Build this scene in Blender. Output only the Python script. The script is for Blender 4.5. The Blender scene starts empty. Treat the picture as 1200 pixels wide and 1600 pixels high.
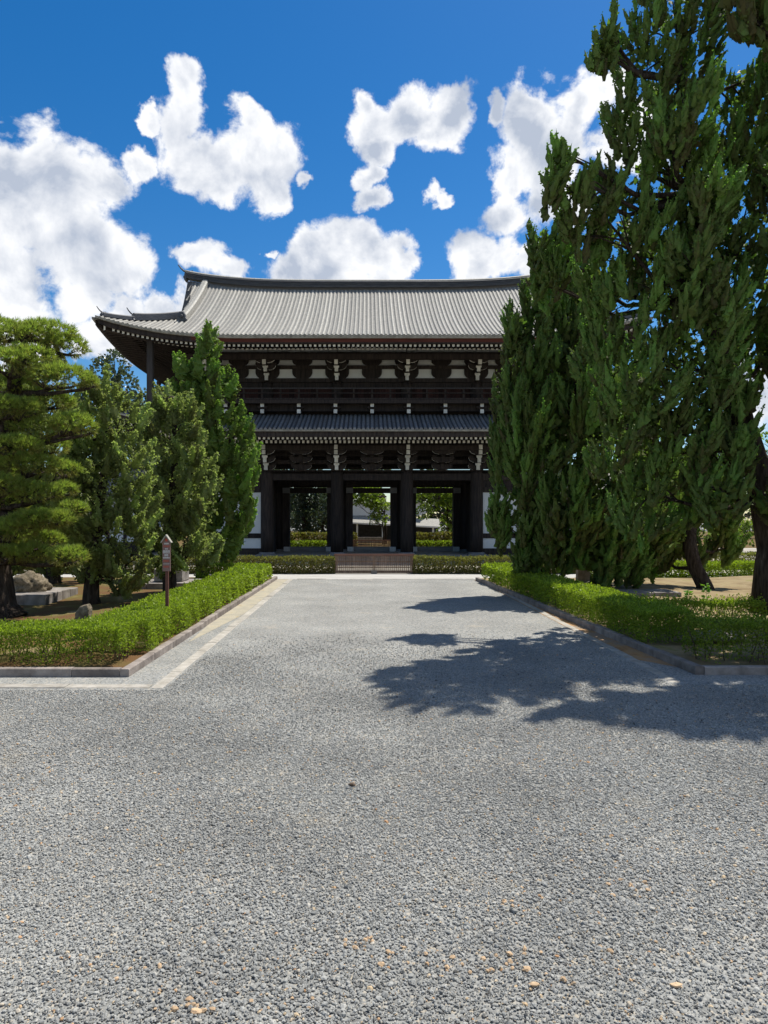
import bpy, math, random
import numpy as np
from mathutils import Vector, Matrix

R_ = math.radians
rnd = random.Random(7)
NP = np.random.default_rng(11)
scene = bpy.context.scene
COL = scene.collection

# ------------------------------------------------------------------ camera
CAM_H, FPX, VX, VY = 2.6, 1110.0, 575.0, 812.0      # eye height, focal length and principal point of the 1200x1600 frame
cam = bpy.data.cameras.new('camera')
cam_o = bpy.data.objects.new('camera', cam)
COL.objects.link(cam_o)
cam.sensor_fit = 'VERTICAL'
cam.sensor_height = 36.0
cam.lens = FPX / 1600.0 * 36.0
cam.shift_x = (600.0 - VX) / 1600.0
cam.shift_y = (VY - 800.0) / 1600.0
cam.clip_end = 2000
cam_o.location = (0, 0, CAM_H)
cam_o.rotation_euler = (R_(90), 0, 0)
scene.camera = cam_o

def at(px, py, Y):
    return ((px - VX) / FPX * Y, Y, CAM_H + (VY - py) / FPX * Y)

# ------------------------------------------------------------------ sun, sky, exposure
SUN_DIR = Vector((0.37, 0.365, 1.0)).normalized()
EL = math.asin(SUN_DIR.z)
sun = bpy.data.lights.new('sun', 'SUN')
sun.energy = 4.6
sun.angle = R_(0.53)
sun.color = (1.0, 0.955, 0.88)
sun_o = bpy.data.objects.new('sun', sun)
COL.objects.link(sun_o)
sun_o.rotation_euler = SUN_DIR.to_track_quat('Z', 'Y').to_euler()

scene.view_settings.view_transform = 'Standard'
scene.view_settings.look = 'None'
scene.view_settings.exposure = 0.5
scene.view_settings.gamma = 1.0
scene.view_settings.use_curve_mapping = False
cy = scene.cycles
cy.use_denoising = True
cy.max_bounces = 7
cy.diffuse_bounces = 3
cy.glossy_bounces = 2
cy.transmission_bounces = 4
cy.transparent_max_bounces = 6

def make_world():
    w = bpy.data.worlds.new('World')
    scene.world = w
    w.use_nodes = True
    nt = w.node_tree
    N, L = nt.nodes, nt.links
    for n in list(N):
        N.remove(n)
    out = N.new('ShaderNodeOutputWorld')
    bg = N.new('ShaderNodeBackground')
    bg.inputs['Strength'].default_value = 0.10
    L.new(bg.outputs[0], out.inputs[0])
    sky = N.new('ShaderNodeTexSky')
    sky.sky_type = 'NISHITA'
    sky.sun_disc = False
    sky.sun_elevation = EL
    sky.sun_rotation = math.atan2(SUN_DIR.x, SUN_DIR.y)
    sky.altitude = 0
    sky.air_density = 1.0
    sky.dust_density = 0.25
    sky.ozone_density = 3.2
    hsv = N.new('ShaderNodeHueSaturation')
    hsv.inputs['Hue'].default_value = 0.502
    hsv.inputs['Saturation'].default_value = 1.40
    hsv.inputs['Value'].default_value = 0.84
    L.new(sky.outputs[0], hsv.inputs['Color'])
    geo = N.new('ShaderNodeTexCoord')
    D = geo.outputs['Generated']

    def math_(op, a, b=None, c=None, clamp=False):
        n = N.new('ShaderNodeMath')
        n.operation = op
        n.use_clamp = clamp
        for i, v in enumerate((a, b, c)):
            if v is None:
                continue
            if isinstance(v, (int, float)):
                n.inputs[i].default_value = v
            else:
                L.new(v, n.inputs[i])
        return n.outputs[0]

    def vmath(op, a, b):
        n = N.new('ShaderNodeVectorMath')
        n.operation = op
        for i, v in enumerate((a, b)):
            if isinstance(v, (tuple, list, Vector)):
                n.inputs[i].default_value = v
            else:
                L.new(v, n.inputs[i])
        return n

    def noise(vec, scale, detail=6, rough=0.55, dist=0.0):
        n = N.new('ShaderNodeTexNoise')
        n.inputs['Scale'].default_value = scale
        n.inputs['Detail'].default_value = detail
        n.inputs['Roughness'].default_value = rough
        n.inputs['Distortion'].default_value = dist
        L.new(vec, n.inputs['Vector'])
        return n

    def smooth(x, a, b, lo=0.0, hi=1.0):
        n = N.new('ShaderNodeMapRange')
        n.interpolation_type = 'SMOOTHSTEP'
        n.inputs['From Min'].default_value = a
        n.inputs['From Max'].default_value = b
        n.inputs['To Min'].default_value = lo
        n.inputs['To Max'].default_value = hi
        L.new(x, n.inputs['Value'])
        return n.outputs[0]

    # clouds: banks of puffs at their directions, frayed by noise; a noise field carries on all round the sky
    warp = noise(D, 7.0, 6, 0.62)
    wv = vmath('SUBTRACT', warp.outputs['Color'], (0.5, 0.5, 0.5)).outputs[0]
    wsc = N.new('ShaderNodeVectorMath')
    wsc.operation = 'SCALE'
    wsc.inputs['Scale'].default_value = 0.105
    L.new(wv, wsc.inputs[0])
    DW = vmath('ADD', D, wsc.outputs[0]).outputs[0]
    puffs = [
        # tall bank on the left
        (90, 300, 105), (20, 330, 100), (168, 285, 54), (212, 250, 27), (130, 395, 100), (25, 420, 80), (195, 420, 58),
        (40, 520, 85), (0, 260, 60), (-70, 380, 130), (130, 470, 50),
        # winged cloud
        (285, 140, 34), (292, 195, 46), (300, 235, 56), (385, 178, 38), (380, 230, 58), (430, 235, 48), (420, 288, 32),
        (340, 252, 50), (232, 188, 17), (475, 275, 18),
        # middle cloud
        (585, 185, 40), (640, 190, 44), (700, 188, 40), (600, 235, 34), (585, 282, 25), (598, 322, 25), (680, 212, 36),
        (678, 320, 20), (575, 155, 26),
        # cloud behind the tall tree
        (830, 180, 60), (900, 160, 56), (950, 130, 42), (860, 240, 74), (800, 260, 46), (790, 325, 44), (860, 310, 60),
        (775, 185, 26), (980, 230, 60),
        # low heaps over the roof
        (520, 415, 66), (590, 410, 46), (450, 420, 46), (545, 392, 36), (485, 390, 42), (620, 400, 34), (750, 405, 46),
        (795, 400, 40), (835, 400, 36), (318, 405, 42), (355, 420, 34), (285, 400, 28), (405, 383, 12), (255, 482, 40),
        (200, 505, 46), (150, 525, 50), (1190, 620, 60), (1150, 560, 40),
    ]
    F = None
    for (px, py, r) in puffs:
        d = Vector(((px - VX) / FPX, 1.0, (VY - py) / FPX))
        ln = d.length
        d.normalize()
        rr = r / FPX / ln * 0.95
        dist = N.new('ShaderNodeVectorMath')
        dist.operation = 'DISTANCE'
        L.new(DW, dist.inputs[0])
        dist.inputs[1].default_value = d
        v = math_('MULTIPLY_ADD', dist.outputs['Value'], -1.0 / rr, 1.0)
        if F is None:
            F = v
        else:
            n = N.new('ShaderNodeMath')
            n.operation = 'SMOOTH_MAX'
            L.new(F, n.inputs[0])
            L.new(v, n.inputs[1])
            n.inputs[2].default_value = 0.12
            F = n.outputs[0]
    # other quarters of the sky: same kind of cloud from noise
    view = vmath('DISTANCE', D, Vector((0.02, 1.0, 0.42)).normalized()).outputs['Value']
    away = smooth(view, 0.62, 0.85)
    big = noise(D, 3.1, 4, 0.5)
    G = math_('MULTIPLY_ADD', big.outputs['Fac'], 5.0, -2.75)
    G = math_('MULTIPLY_ADD', away, 6.0, math_('ADD', G, -6.0))
    F = math_('MAXIMUM', F, G)
    F = math_('MAXIMUM', F, -1.0)
    fine = noise(D, 13.0, 10, 0.62, 0.3)
    fray = math_('MULTIPLY_ADD', fine.outputs['Fac'], 2.3, -1.10)
    E = math_('ADD', F, fray)
    dens = smooth(E, -0.07, 0.34)
    # relief: difference of the noise towards the light
    up = vmath('ADD', D, (0.012, 0.0, 0.03)).outputs[0]
    fine2 = noise(up, 9.0, 6, 0.55, 0.25)
    fine1 = noise(D, 9.0, 6, 0.55, 0.25)
    rel = math_('SUBTRACT', fine1.outputs['Fac'], fine2.outputs['Fac'])
    soft = noise(D, 5.0, 3, 0.5)
    body = smooth(F, 0.15, 0.95)
    sh = math_('MULTIPLY_ADD', rel, -4.2, 0.14)
    sh = math_('ADD', sh, math_('MULTIPLY', body, math_('MULTIPLY_ADD', soft.outputs['Fac'], 1.7, -0.45)))
    sh = math_('MULTIPLY', sh, 1.0, clamp=True)
    ccol = N.new('ShaderNodeMix')
    ccol.data_type = 'RGBA'
    ccol.inputs['A'].default_value = (7.2, 7.3, 7.5, 1)
    ccol.inputs['B'].default_value = (3.5, 3.95, 4.8, 1)
    L.new(sh, ccol.inputs['Factor'])
    mix = N.new('ShaderNodeMix')
    mix.data_type = 'RGBA'
    L.new(dens, mix.inputs['Factor'])
    L.new(hsv.outputs[0], mix.inputs['A'])
    L.new(ccol.outputs['Result'], mix.inputs['B'])
    L.new(mix.outputs['Result'], bg.inputs['Color'])
make_world()

# ------------------------------------------------------------------ materials
def mat(name, c1, c2=None, rough=0.8, scale=4.0, stretch=(1, 1, 1), bump=0.0, bscale=30.0, spec=0.25, c3=None, detail=5, objvar=0.0,
        lo=0.35, hi=0.65, bdist=0.02):
    m = bpy.data.materials.new(name)
    m.use_nodes = True
    nt = m.node_tree
    N, L = nt.nodes, nt.links
    b = N['Principled BSDF']
    b.inputs['Roughness'].default_value = rough
    b.inputs['Specular IOR Level'].default_value = spec
    tc = N.new('ShaderNodeTexCoord')
    mp = N.new('ShaderNodeMapping')
    mp.inputs['Scale'].default_value = stretch
    L.new(tc.outputs['Object'], mp.inputs['Vector'])
    vec = mp.outputs['Vector']
    if objvar:
        oi = N.new('ShaderNodeObjectInfo')
        ad = N.new('ShaderNodeVectorMath')
        ad.operation = 'MULTIPLY_ADD'
        L.new(oi.outputs['Random'], ad.inputs[0])
        ad.inputs[1].default_value = (37.0, 11.0, 53.0)
        L.new(vec, ad.inputs[2])
        vec = ad.outputs[0]
    nz = N.new('ShaderNodeTexNoise')
    nz.inputs['Scale'].default_value = scale
    nz.inputs['Detail'].default_value = detail
    nz.inputs['Roughness'].default_value = 0.6
    L.new(vec, nz.inputs['Vector'])
    cr = N.new('ShaderNodeValToRGB')
    cr.color_ramp.elements[0].position = lo
    cr.color_ramp.elements[0].color = (*c1, 1)
    cr.color_ramp.elements[1].position = hi
    cr.color_ramp.elements[1].color = (*(c2 or c1), 1)
    if c3:
        e = cr.color_ramp.elements.new(min(0.97, hi + 0.12))
        e.color = (*c3, 1)
    L.new(nz.outputs['Fac'], cr.inputs['Fac'])
    colr = cr.outputs['Color']
    if objvar:
        h = N.new('ShaderNodeHueSaturation')
        mr = N.new('ShaderNodeMapRange')
        mr.inputs['To Min'].default_value = 1 - objvar
        mr.inputs['To Max'].default_value = 1 + objvar
        L.new(oi.outputs['Random'], mr.inputs['Value'])
        L.new(mr.outputs[0], h.inputs['Value'])
        L.new(colr, h.inputs['Color'])
        colr = h.outputs['Color']
    L.new(colr, b.inputs['Base Color'])
    if bump:
        n2 = N.new('ShaderNodeTexNoise')
        n2.inputs['Scale'].default_value = bscale
        n2.inputs['Detail'].default_value = 4
        L.new(vec, n2.inputs['Vector'])
        bp = N.new('ShaderNodeBump')
        bp.inputs['Strength'].default_value = bump
        bp.inputs['Distance'].default_value = bdist
        L.new(n2.outputs['Fac'], bp.inputs['Height'])
        L.new(bp.outputs['Normal'], b.inputs['Normal'])
    return m

def leaf_mat(name, cols, trans=0.35, rough=0.55, spec=0.25, tgain=(1.25, 1.35, 0.6)):
    """leaf colour differs from leaf to leaf (face attribute 'tint'); light passes through the blade"""
    m = bpy.data.materials.new(name)
    m.use_nodes = True
    nt = m.node_tree
    N, L = nt.nodes, nt.links
    b = N['Principled BSDF']
    b.inputs['Roughness'].default_value = rough
    b.inputs['Specular IOR Level'].default_value = spec
    at_ = N.new('ShaderNodeAttribute')
    at_.attribute_name = 'tint'
    cr = N.new('ShaderNodeValToRGB')
    els = cr.color_ramp.elements
    for i, c in enumerate(cols):
        p = i / (len(cols) - 1)
        if i == 0:
            e = els[0]
        elif i == len(cols) - 1:
            e = els[1]
        else:
            e = els.new(p)
        e.position = p
        e.color = (*c, 1)
    els[len(cols) - 1].position = 1.0
    L.new(at_.outputs['Fac'], cr.inputs['Fac'])
    L.new(cr.outputs['Color'], b.inputs['Base Color'])
    t = N.new('ShaderNodeBsdfTranslucent')
    g = N.new('ShaderNodeMix')
    g.data_type = 'RGBA'
    g.blend_type = 'MULTIPLY'
    g.inputs['Factor'].default_value = 1.0
    g.inputs['B'].default_value = (*tgain, 1)
    L.new(cr.outputs['Color'], g.inputs['A'])
    L.new(g.outputs['Result'], t.inputs['Color'])
    mx = N.new('ShaderNodeMixShader')
    mx.inputs[0].default_value = trans
    L.new(b.outputs[0], mx.inputs[1])
    L.new(t.outputs[0], mx.inputs[2])
    L.new(mx.outputs[0], N['Material Output'].inputs[0])
    return m

MT = {}
MT['wood'] = mat('dark_timber', (0.019, 0.0145, 0.0135), (0.052, 0.039, 0.032), 0.75, 3.0, (3, 3, 0.35), 0.3, 14, objvar=0.25)
MT['wood_post'] = mat('grey_timber', (0.035, 0.032, 0.032), (0.075, 0.068, 0.065), 0.8, 3.0, (6, 6, 0.3), 0.3, 14)
MT['redwood'] = mat('red_timber', (0.075, 0.020, 0.013), (0.12, 0.032, 0.02), 0.75, 1.2, (0.5, 1, 3), 0.1, 20)
MT['plank'] = mat('wall_plank', (0.028, 0.011, 0.009), (0.055, 0.021, 0.016), 0.8, 3.0, (5, 5, 0.4), 0.2, 20, objvar=0.5)
MT['plaster'] = mat('white_plaster', (0.74, 0.74, 0.71), (0.82, 0.82, 0.79), 0.9, 1.2, (1, 1, 0.5), 0.05, 30)
MT['white'] = mat('chalk_paint', (0.66, 0.63, 0.55), (0.82, 0.80, 0.73), 0.85, 5.0, objvar=0.18)
MT['pale'] = mat('weathered_board', (0.26, 0.245, 0.20), (0.42, 0.40, 0.34), 0.85, 2.0, (1, 1, 1))
MT['tile'] = mat('roof_tile', (0.17, 0.163, 0.14), (0.33, 0.312, 0.265), 0.66, 7.5, (1.6, 1, 1), 0.3, 9, 0.35, (0.58, 0.56, 0.50), 8, 0.22, lo=0.3, hi=0.62)
MT['tile_bed'] = mat('roof_tile_bed', (0.16, 0.155, 0.142), (0.27, 0.26, 0.235), 0.75, 4.0, (1, 1, 1), 0.3, 12)
MT['tile_shaded'] = mat('shaded_roof_tile', (0.12, 0.128, 0.14), (0.24, 0.25, 0.265), 0.38, 3.0, (2, 2, 2), 0.2, 9, 0.5, (0.36, 0.37, 0.38), 6, 0.16)  # lower roof's tile: bluish shade below the upper eaves put into its colour
MT['ridge'] = mat('ridge_tile', (0.055, 0.057, 0.062), (0.105, 0.105, 0.11), 0.6, 2.5, (0.6, 1, 8), 0.5, 8, 0.4)
MT['stone'] = mat('grey_stone', (0.16, 0.14, 0.12), (0.31, 0.28, 0.25), 0.88, 3.5, (1, 1, 1), 0.35, 40, objvar=0.12)
MT['kerb'] = mat('kerb_stone', (0.15, 0.125, 0.108), (0.31, 0.268, 0.235), 0.9, 3.0, (1, 1, 1), 0.4, 45, objvar=0.16, c3=(0.38, 0.345, 0.30))
MT['strip'] = mat('paving_stone', (0.28, 0.255, 0.21), (0.42, 0.39, 0.335), 0.9, 5.5, (1, 1, 1), 0.3, 45, objvar=0.12)
MT['mossrock'] = mat('rough_rock', (0.085, 0.07, 0.042), (0.24, 0.195, 0.135), 0.95, 11.0, (1, 1, 1), 0.9, 26, objvar=0.0, c3=(0.36, 0.30, 0.22))
MT['bark'] = mat('bark', (0.028, 0.020, 0.015), (0.085, 0.065, 0.05), 0.95, 5.0, (3, 3, 0.45), 0.9, 9, 0.1, (0.16, 0.125, 0.10), bdist=0.06)
MT['barkpale'] = mat('pale_bark', (0.05, 0.04, 0.032), (0.15, 0.12, 0.095), 0.95, 5.0, (4, 4, 0.4), 0.9, 9, 0.1, (0.26, 0.22, 0.18), bdist=0.06)
MT['twig'] = mat('twig', (0.06, 0.04, 0.028), (0.14, 0.10, 0.07), 0.9, 8.0)
MT['fence'] = mat('fence_wood', (0.15, 0.095, 0.062), (0.27, 0.18, 0.125), 0.85, 4.0, (4, 4, 0.6), 0.2, 20, objvar=0.2)
MT['fence_red'] = mat('fence_rail', (0.15, 0.075, 0.055), (0.22, 0.12, 0.09), 0.8, 4.0, (0.5, 4, 4))
MT['signwood'] = mat('sign_wood', (0.10, 0.038, 0.028), (0.15, 0.06, 0.045), 0.6, 6.0, (4, 4, 0.5))
MT['signface'] = mat('sign_face', (0.20, 0.12, 0.10), (0.25, 0.155, 0.135), 0.45, 6.0)
MT['signred'] = mat('sign_red', (0.52, 0.085, 0.045), None, 0.5)
MT['signwhite'] = mat('sign_white', (0.78, 0.77, 0.74), None, 0.5)
MT['footing'] = mat('footing_stone', (0.48, 0.47, 0.45), (0.62, 0.61, 0.59), 0.85, 5.0, (1, 1, 1), 0.2, 40)
MT['sill'] = mat('worn_sill', (0.17, 0.165, 0.165), (0.27, 0.265, 0.26), 0.8, 3.0, (0.4, 4, 4), 0.2, 20)
MT['tan'] = mat('tan_stone', (0.42, 0.27, 0.15), (0.62, 0.46, 0.29), 0.9, 8.0, (1, 1, 1), 0.4, 40, objvar=0.15)
MT['hall_shade'] = mat('painted_hall_shade', (0.03, 0.03, 0.03), (0.05, 0.05, 0.05), 0.9)

# ------------------------------------------------------------------ mesh helpers
WLOC = {}

def wl(o):
    return WLOC.get(o.name, Vector((0, 0, 0)))

def tag(o, label=None, cat=None, group=None, kind=None):
    if label: o['label'] = label
    if cat: o['category'] = cat
    if group: o['group'] = group
    if kind: o['kind'] = kind
    return o

def empty(name, loc, label=None, cat=None, group=None, kind=None):
    o = bpy.data.objects.new(name, None)
    o.empty_display_size = 0.3
    COL.objects.link(o)
    o.location = loc
    WLOC[o.name] = Vector(loc)
    return tag(o, label, cat, group, kind)

class MB:
    def __init__(s):
        s.v, s.f, s.m = [], [], []

    def quad(s, a, b, c, d, mi=0):
        n = len(s.v)
        s.v += [a, b, c, d]
        s.f.append((n, n + 1, n + 2, n + 3))
        s.m.append(mi)

    def box(s, x0, x1, y0, y1, z0, z1, mi=0, front=None):
        n = len(s.v)
        s.v += [(x0, y0, z0), (x1, y0, z0), (x1, y1, z0), (x0, y1, z0), (x0, y0, z1), (x1, y0, z1), (x1, y1, z1), (x0, y1, z1)]
        fs = [(0, 3, 2, 1), (4, 5, 6, 7), (0, 1, 5, 4), (1, 2, 6, 5), (2, 3, 7, 6), (3, 0, 4, 7)]
        for i, f in enumerate(fs):
            s.f.append(tuple(n + k for k in f))
            s.m.append(front if (front is not None and i == 2) else mi)

    def prism_y(s, poly, y0, y1, mi=0, edge_mi=None):
        """polygon of (x,z), extruded along y; edge_mi: {edge index: material}"""
        n = len(s.v)
        k = len(poly)
        s.v += [(x, y0, z) for x, z in poly] + [(x, y1, z) for x, z in poly]
        s.f.append(tuple(range(n, n + k))); s.m.append(mi)
        s.f.append(tuple(range(n + 2 * k - 1, n + k - 1, -1))); s.m.append(mi)
        for i in range(k):
            j = (i + 1) % k
            s.f.append((n + i, n + k + i, n + k + j, n + j))
            s.m.append(edge_mi.get(i, mi) if edge_mi else mi)

    def tube(s, pts, rads, seg=10, mi=0, cap=True, wob=0.0, rng=None):
        n0 = len(s.v)
        pts = [Vector(p) for p in pts]
        ref = Vector((0.31, 0.77, 0.2))
        for i, p in enumerate(pts):
            d = (pts[min(i + 1, len(pts) - 1)] - pts[max(i - 1, 0)])
            d = d.normalized() if d.length > 1e-9 else Vector((0, 0, 1))
            a = d.cross(ref)
            if a.length < 0.1:
                a = d.cross(Vector((1, 0, 0)))
            a.normalize()
            b = d.cross(a)
            for k in range(seg):
                t = 2 * math.pi * k / seg
                r = rads[i]
                if wob:
                    r *= 1 + wob * (math.sin(3 * t + i * 0.35) * 0.5 + math.sin(5 * t - i * 0.22 + 1) * 0.35 + (rng or rnd).uniform(-.3, .3))
                s.v.append(tuple(p + a * (r * math.cos(t)) + b * (r * math.sin(t))))
        for i in range(len(pts) - 1):
            for k in range(seg):
                k2 = (k + 1) % seg
                s.f.append((n0 + i * seg + k, n0 + i * seg + k2, n0 + (i + 1) * seg + k2, n0 + (i + 1) * seg + k))
                s.m.append(mi)
        if cap:
            s.f.append(tuple(n0 + k for k in reversed(range(seg)))); s.m.append(mi)
            e = n0 + (len(pts) - 1) * seg
            s.f.append(tuple(e + k for k in range(seg))); s.m.append(mi)

    def lathe(s, prof, c, seg=16, mi=0):
        n0 = len(s.v)
        for r, z in prof:
            for k in range(seg):
                t = 2 * math.pi * k / seg
                s.v.append((c[0] + r * math.cos(t), c[1] + r * math.sin(t), c[2] + z))
        for i in range(len(prof) - 1):
            for k in range(seg):
                k2 = (k + 1) % seg
                s.f.append((n0 + i * seg + k, n0 + i * seg + k2, n0 + (i + 1) * seg + k2, n0 + (i + 1) * seg + k)); s.m.append(mi)
        s.f.append(tuple(n0 + k for k in reversed(range(seg)))); s.m.append(mi)
        e = n0 + (len(prof) - 1) * seg
        s.f.append(tuple(e + k for k in range(seg))); s.m.append(mi)

    def strip(s, rows, mi=0):
        """grid of points rows[i][j]"""
        n0 = len(s.v)
        w = len(rows[0])
        for r in rows:
            s.v += [tuple(p) for p in r]
        for i in range(len(rows) - 1):
            for j in range(w - 1):
                a = n0 + i * w + j
                s.f.append((a, a + 1, a + w + 1, a + w)); s.m.append(mi)

    def sweep(s, sections, mi=0):
        """closed cross sections (lists of points, same count) joined one after another"""
        n0 = len(s.v)
        w = len(sections[0])
        for r in sections:
            s.v += [tuple(p) for p in r]
        for i in range(len(sections) - 1):
            for j in range(w):
                j2 = (j + 1) % w
                s.f.append((n0 + i * w + j, n0 + i * w + j2, n0 + (i + 1) * w + j2, n0 + (i + 1) * w + j)); s.m.append(mi)
        s.f.append(tuple(n0 + j for j in reversed(range(w)))); s.m.append(mi)
        e = n0 + (len(sections) - 1) * w
        s.f.append(tuple(e + j for j in range(w))); s.m.append(mi)

    def mesh(s, name, mats, off=Vector((0, 0, 0)), smooth=False):
        me = bpy.data.meshes.new(name)
        me.from_pydata([(x - off.x, y - off.y, z - off.z) for x, y, z in s.v], [], s.f)
        if not isinstance(mats, (list, tuple)):
            mats = [mats]
        for m in mats:
            me.materials.append(MT[m] if isinstance(m, str) else m)
        if any(s.m):
            me.polygons.foreach_set('material_index', s.m)
        if smooth:
            me.polygons.foreach_set('use_smooth', [True] * len(me.polygons))
        me.update()
        return me

    def build(s, name, mats, parent=None, smooth=False):
        off = wl(parent) if parent else Vector((0, 0, 0))
        o = bpy.data.objects.new(name, s.mesh(name, mats, off, smooth))
        COL.objects.link(o)
        if parent:
            o.parent = parent
            WLOC[o.name] = off
        return o

def place(name, me, loc, parent, rot=None):
    """another object on shared mesh data, at a world location, under parent"""
    o = bpy.data.objects.new(name, me)
    COL.objects.link(o)
    o.parent = parent
    o.location = Vector(loc) - wl(parent)
    if rot:
        o.rotation_euler = rot
    WLOC[o.name] = Vector(loc)
    return o

def bevel(o, w, seg=2):
    m = o.modifiers.new('bevel', 'BEVEL')
    m.width = w
    m.segments = seg
    m.limit_method = 'ANGLE'
    return o

# ------------------------------------------------------------------ the ground
def gravel_material():
    m = bpy.data.materials.new('gravel_ground')
    m.use_nodes = True
    nt = m.node_tree
    N, L = nt.nodes, nt.links
    b = N['Principled BSDF']
    b.inputs['Roughness'].default_value = 0.9
    b.inputs['Specular IOR Level'].default_value = 0.2
    tc = N.new('ShaderNodeTexCoord')
    V = tc.outputs['Object']
    vo = N.new('ShaderNodeTexVoronoi')
    vo.inputs['Scale'].default_value = 42
    L.new(V, vo.inputs['Vector'])
    sep = N.new('ShaderNodeSeparateColor')
    L.new(vo.outputs['Color'], sep.inputs[0])
    cr = N.new('ShaderNodeValToRGB')
    e = cr.color_ramp.elements
    e[0].position, e[0].color = 0.0, (0.12, 0.12, 0.112, 1)
    e[1].position, e[1].color = 1.0, (0.39, 0.345, 0.27, 1)
    for p, c in ((0.18, (0.225, 0.225, 0.208)), (0.55, (0.298, 0.297, 0.274)), (0.85, (0.350, 0.346, 0.317))):
        k = e.new(p)
        k.color = (*(q * 0.90 for q in c), 1)
    L.new(sep.outputs[0], cr.inputs['Fac'])
    # broad drifts: paler trodden dust, darker deep gravel
    n1 = N.new('ShaderNodeTexNoise')
    n1.inputs['Scale'].default_value = 0.55
    n1.inputs['Detail'].default_value = 5
    L.new(V, n1.inputs['Vector'])
    mr = N.new('ShaderNodeMapRange')
    mr.inputs['From Min'].default_value = 0.3
    mr.inputs['From Max'].default_value = 0.7
    mr.inputs['To Min'].default_value = 0.84
    mr.inputs['To Max'].default_value = 1.14
    L.new(n1.outputs['Fac'], mr.inputs['Value'])
    mu = N.new('ShaderNodeVectorMath')
    mu.operation = 'SCALE'
    L.new(cr.outputs['Color'], mu.inputs[0])
    L.new(mr.outputs[0], mu.inputs['Scale'])
    n2 = N.new('ShaderNodeTexNoise')
    n2.inputs['Scale'].default_value = 0.9
    n2.inputs['Detail'].default_value = 7
    n2.inputs['Roughness'].default_value = 0.65
    ad = N.new('ShaderNodeVectorMath')
    ad.operation = 'ADD'
    ad.inputs[1].default_value = (13.7, 4.2, 0)
    L.new(V, ad.inputs[0])
    L.new(ad.outputs[0], n2.inputs['Vector'])
    r2 = N.new('ShaderNodeValToRGB')
    r2.color_ramp.elements[0].position = 0.60
    r2.color_ramp.elements[1].position = 0.75
    L.new(n2.outputs['Fac'], r2.inputs['Fac'])
    sc = N.new('ShaderNodeMath')
    sc.operation = 'MULTIPLY'
    sc.inputs[1].default_value = 0.6
    L.new(r2.outputs['Color'], sc.inputs[0])
    mx = N.new('ShaderNodeMix')
    mx.data_type = 'RGBA'
    L.new(sc.outputs[0], mx.inputs['Factor'])
    L.new(mu.outputs[0], mx.inputs['A'])
    mx.inputs['B'].default_value = (0.42, 0.36, 0.27, 1)
    L.new(mx.outputs['Result'], b.inputs['Base Color'])
    bp = N.new('ShaderNodeBump')
    bp.inputs['Strength'].default_value = 0.8
    bp.inputs['Distance'].default_value = 0.012
    bp.invert = True
    L.new(vo.outputs['Distance'], bp.inputs['Height'])
    L.new(bp.outputs['Normal'], b.inputs['Normal'])
    return m
MT['gravel'] = gravel_material()

def soil_material(name, cols, scale, bump=0.6, fine=40, cut=(0.42, 0.58)):
    m = mat(name, cols[0], cols[1], 0.95, scale, (1, 1, 1), bump, fine, 0.1, cols[2] if len(cols) > 2 else None, 9, lo=cut[0], hi=cut[1])
    return m
MT['moss_soil'] = soil_material('mossy_garden_soil', ((0.125, 0.068, 0.030), (0.125, 0.105, 0.034), (0.24, 0.18, 0.10)), 1.1)
MT['dry_soil'] = soil_material('dry_garden_soil', ((0.20, 0.145, 0.075), (0.29, 0.225, 0.125), (0.19, 0.175, 0.055)), 0.9)
MT['verge'] = soil_material('sandy_verge', ((0.31, 0.285, 0.225), (0.40, 0.355, 0.265), (0.27, 0.19, 0.06)), 2.4, cut=(0.36, 0.60))
MT['pale_path'] = mat('pale_path', (0.36, 0.345, 0.31), (0.46, 0.44, 0.40), 0.92, 1.6, (0.4, 2, 1), 0.3, 60)
MT['sand'] = soil_material('courtyard_sand', ((0.30, 0.27, 0.22), (0.42, 0.385, 0.32)), 0.4, 0.3)

def sheet(name, poly, z, m, nx=1):
    me = bpy.data.meshes.new(name)
    me.from_pydata([(x, y, z) for x, y in poly], [], [tuple(range(len(poly)))])
    me.materials.append(MT[m])
    o = bpy.data.objects.new(name, me)
    COL.objects.link(o)
    return tag(o, kind='structure')

sheet('ground', [(-350, -120), (350, -120), (350, 600), (-350, 600)], 0.0, 'gravel')
sheet('cross_path', [(-60, 31.05), (60, 31.05), (60, 34.3), (-60, 34.3)], 0.004, 'pale_path')
sheet('courtyard', [(-120, 34.3), (120, 34.3), (120, 64.9), (-120, 64.9)], 0.004, 'sand')
sheet('back_garden_ground', [(-120, 64.9), (120, 64.9), (120, 160), (-120, 160)], 0.004, 'moss_soil')

KX = -3.95            # face of the kerb on the near side of the bed west of the path
def bumpy_bed(name, poly_fn, x0, x1, y0, y1, z, m, n=60):
    """garden bed with a gently uneven surface inside the kerbs"""
    mb = MB()
    rows = []
    for i in range(n + 1):
        y = y0 + (y1 - y0) * i / n
        a, b = poly_fn(y)
        r = []
        for j in range(n + 1):
            x = a + (b - a) * j / n
            edge = min(1.0, min(i, n - i) / 3.0, min(j, n - j) / 3.0)
            h = 0.06 * math.sin(x * 0.9 + 1.3 * math.sin(y * 0.4)) + 0.05 * math.sin(y * 0.7 + x * 0.35)
            r.append((x, y, z + edge * (0.06 + h)))
        rows.append(r)
    mb.strip(rows)
    o = mb.build(name, m, None, True)
    return tag(o, kind='structure')
def rkx(y):           # face of the kerb east of the path, slightly askew
    return 5.48 + (4.61 - 5.48) * (y - 11.88) / (29.75 - 11.88)
bumpy_bed('garden_ground_west', lambda y: (-45.0, KX - 0.12), 0, 0, 11.9, 31.0, 0.09, 'moss_soil', 70)
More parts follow.
